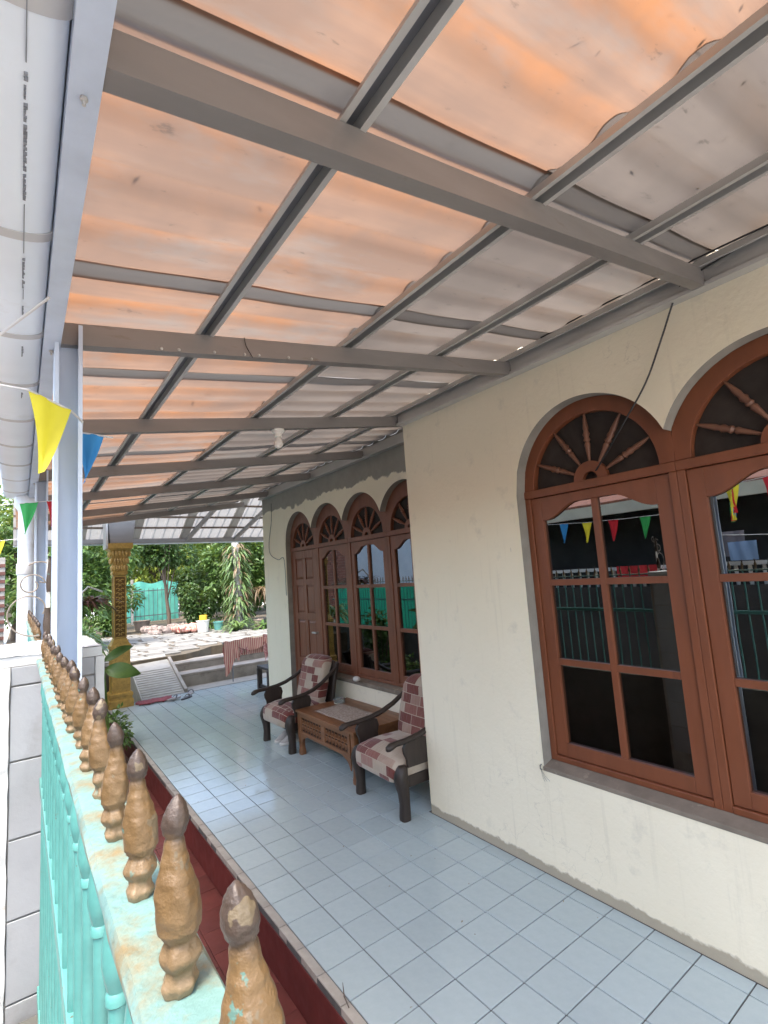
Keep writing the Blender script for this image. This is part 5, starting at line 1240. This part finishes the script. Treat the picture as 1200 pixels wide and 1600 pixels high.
# ================================================================== ACROSS THE ALLEY (seen in the window reflections and at the left edge)
nb_ = empty('neighbour_house', (-5.2, 2.0, -.3), 'neighbour house across the alley with white balustrade and cream fascia', 'house')
MB().box(-5.4, -5.2, -6, 3.6, -.3, 2.50).build('dark_wall', darkwall, nb_); MB().box(-5.4, -5.0, 3.6, 16, -.3, 2.7).build('pale_wall', housewhite, nb_)
MB().box(-5.4, -4.35, -6, 3.6, 2.42, 2.48).build('eave', darkwall, nb_); MB().box(-4.35, -4.31, -6, 3.6, 2.33, 2.49).build('fascia', creampaint, nb_)
MB().hexa([(-4.36, -6, 2.495), (-4.36, 3.6, 2.495), (-7.5, 3.6, 3.2), (-7.5, -6, 3.2), (-4.36, -6, 2.53), (-4.36, 3.6, 2.53), (-7.5, 3.6, 3.24), (-7.5, -6, 3.24)]).build('roof', rooftile, nb_)
MB().box(-4.35, -4.20, -6, 3.6, -.3, 1.28).build('parapet', darkwall, nb_)
MB().box(-4.34, -4.22, -6, 3.6, 1.51, 1.555).build('handrail', white_wood, nb_)
k = -3.0
while k < 3.6:
    MB().lathe([(.02, 1.28), (.026, 1.34), (.017, 1.40), (.024, 1.46), (.018, 1.51)], 8, (-4.28, k, 0)).build('baluster', white_wood, nb_, smooth=50); k += 0.14
def hanging(x, y0, y1, z0, z1, mat, label, scallop=0.0, cat='laundry'):
    vs = []; n = 20; m = 8
    for i in range(n + 1):
        for j in range(m + 1):
            u, v = i / n, j / m; zlow = z0 + scallop * abs(math.sin(u * math.pi * 5))
            vs.append((x + .012 * math.sin(u * 14 + v * 2), y0 + (y1 - y0) * u, z1 + (zlow - z1) * v))
    return tag(MB().add(vs, [(i * (m + 1) + j, (i + 1) * (m + 1) + j, (i + 1) * (m + 1) + j + 1, i * (m + 1) + j + 1) for i in range(n) for j in range(m)]).build('laundry', mat, smooth=70), label, cat, 'laundry across the alley')
hanging(-4.17, 0.5, 1.09, 1.34, 1.57, MT['cloth_scarlet'], 'scarlet scalloped cloth over the neighbour balustrade', .07)
hanging(-4.10, -0.64, -0.36, 1.57, 1.79, MT['cloth_sky'], 'pale blue towel on the line across the alley'); hanging(-4.14, -0.52, -0.20, 1.62, 1.92, MT['cloth_grey'], 'greyish purple towel on the line across the alley')
cable([(-4.12, -2.6, 1.98), (-4.12, -1.0, 1.84), (-4.12, 0.2, 1.95)], .005, 'white washing line across the alley', 'washing_line', white_wood)
# brick outbuilding seen past the downpipe at the left edge
bk = empty('brick_wall', (-2.95, 8.5, -.3), 'old red brick wall at the far left of the alley', 'wall')
MB().box(-3.4, -2.53, 8.52, 8.75, -.3, 2.45).build('core', mortar, bk)
r = random.Random(9)
bm_ = as_mesh(MB().box(0, .21, 0, .05, 0, .058), 'brick', brickm)
for row in range(38):
    z = -.28 + .071 * row
    for i in range(5):
        x = -3.4 + .222 * i + (.11 if row % 2 else 0)
        if x + .21 > -2.52 or z < .6: continue
        o = bpy.data.objects.new('brick', bm_); COL.objects.link(o); o.location = (x, 8.5 + r.uniform(-.012, .006), z); par(o, bk)

# ================================================================== litter
tw = MB().tube([(-1.222, -0.83, 0.003), (-1.225, -0.80, 0.03), (-1.215, -0.775, 0.062)], [.002, .003, .001], 5).build('twig', bark); tag(tw, 'thin dark twig sticking up at the near floor edge', 'twig')
r = random.Random(77); lit = MB()
for k in range(70):
    x, y = (r.uniform(-1.2, 0.0), r.uniform(-1.6, 5.2)) if k % 3 else (r.uniform(-1.9, -1.3), r.uniform(-1.2, 3.0)); z = 0.0015 if x > -1.24 else -0.238
    q = r.uniform(.0025, .008); a = r.uniform(0, 6.28); u = Vector((math.cos(a), math.sin(a), .2)) * q; v2 = Vector((-math.sin(a), math.cos(a), .1)) * q * .45; p = Vector((x, y, z))
    lit.add([p - u, p - v2 + Vector((0, 0, .001)), p + u, p + v2 + Vector((0, 0, .002))], [(0, 1, 2), (0, 2, 3)])
rl = MB(); r = random.Random(31)
def sheet_h(y):
    d = (y + 3.69) % 0.82
    for (a, ha), (b_, hb_) in zip(PROF, PROF[1:]):
        if a <= d <= b_: return ha + (hb_ - ha) * (d - a) / (b_ - a)
    return RIBH
for k in range(170):
    x, y = r.uniform(-2.2, 0.0), -2.6 + 3.4 * r.random() ** 1.6; a = r.uniform(0, 6.28)
    z = zb(x) + BH + 0.048 + sheet_h(y); L = r.uniform(.004, .019); wd = L * r.uniform(.06, .30)
    u = Vector((math.cos(a), math.sin(a), SL * math.cos(a))) * L; v2 = Vector((-math.sin(a), math.cos(a), 0)) * wd; p = Vector((x, y, z + .002))
    rl.add([p - u, p - v2 + Vector((0, 0, .001)), p + u, p + v2 + Vector((0, 0, .003))], [(0, 1, 2), (0, 2, 3)])
tag(rl.build('roof_litter', MT['leaf_dry']), 'dry leaves and twigs lying on top of the canopy sheets', 'litter', kind='stuff')
tag(lit.build('leaf_litter', MT['leaf_dry']), 'scattered specks of dry leaf litter on the white tiles', 'litter', kind='stuff')
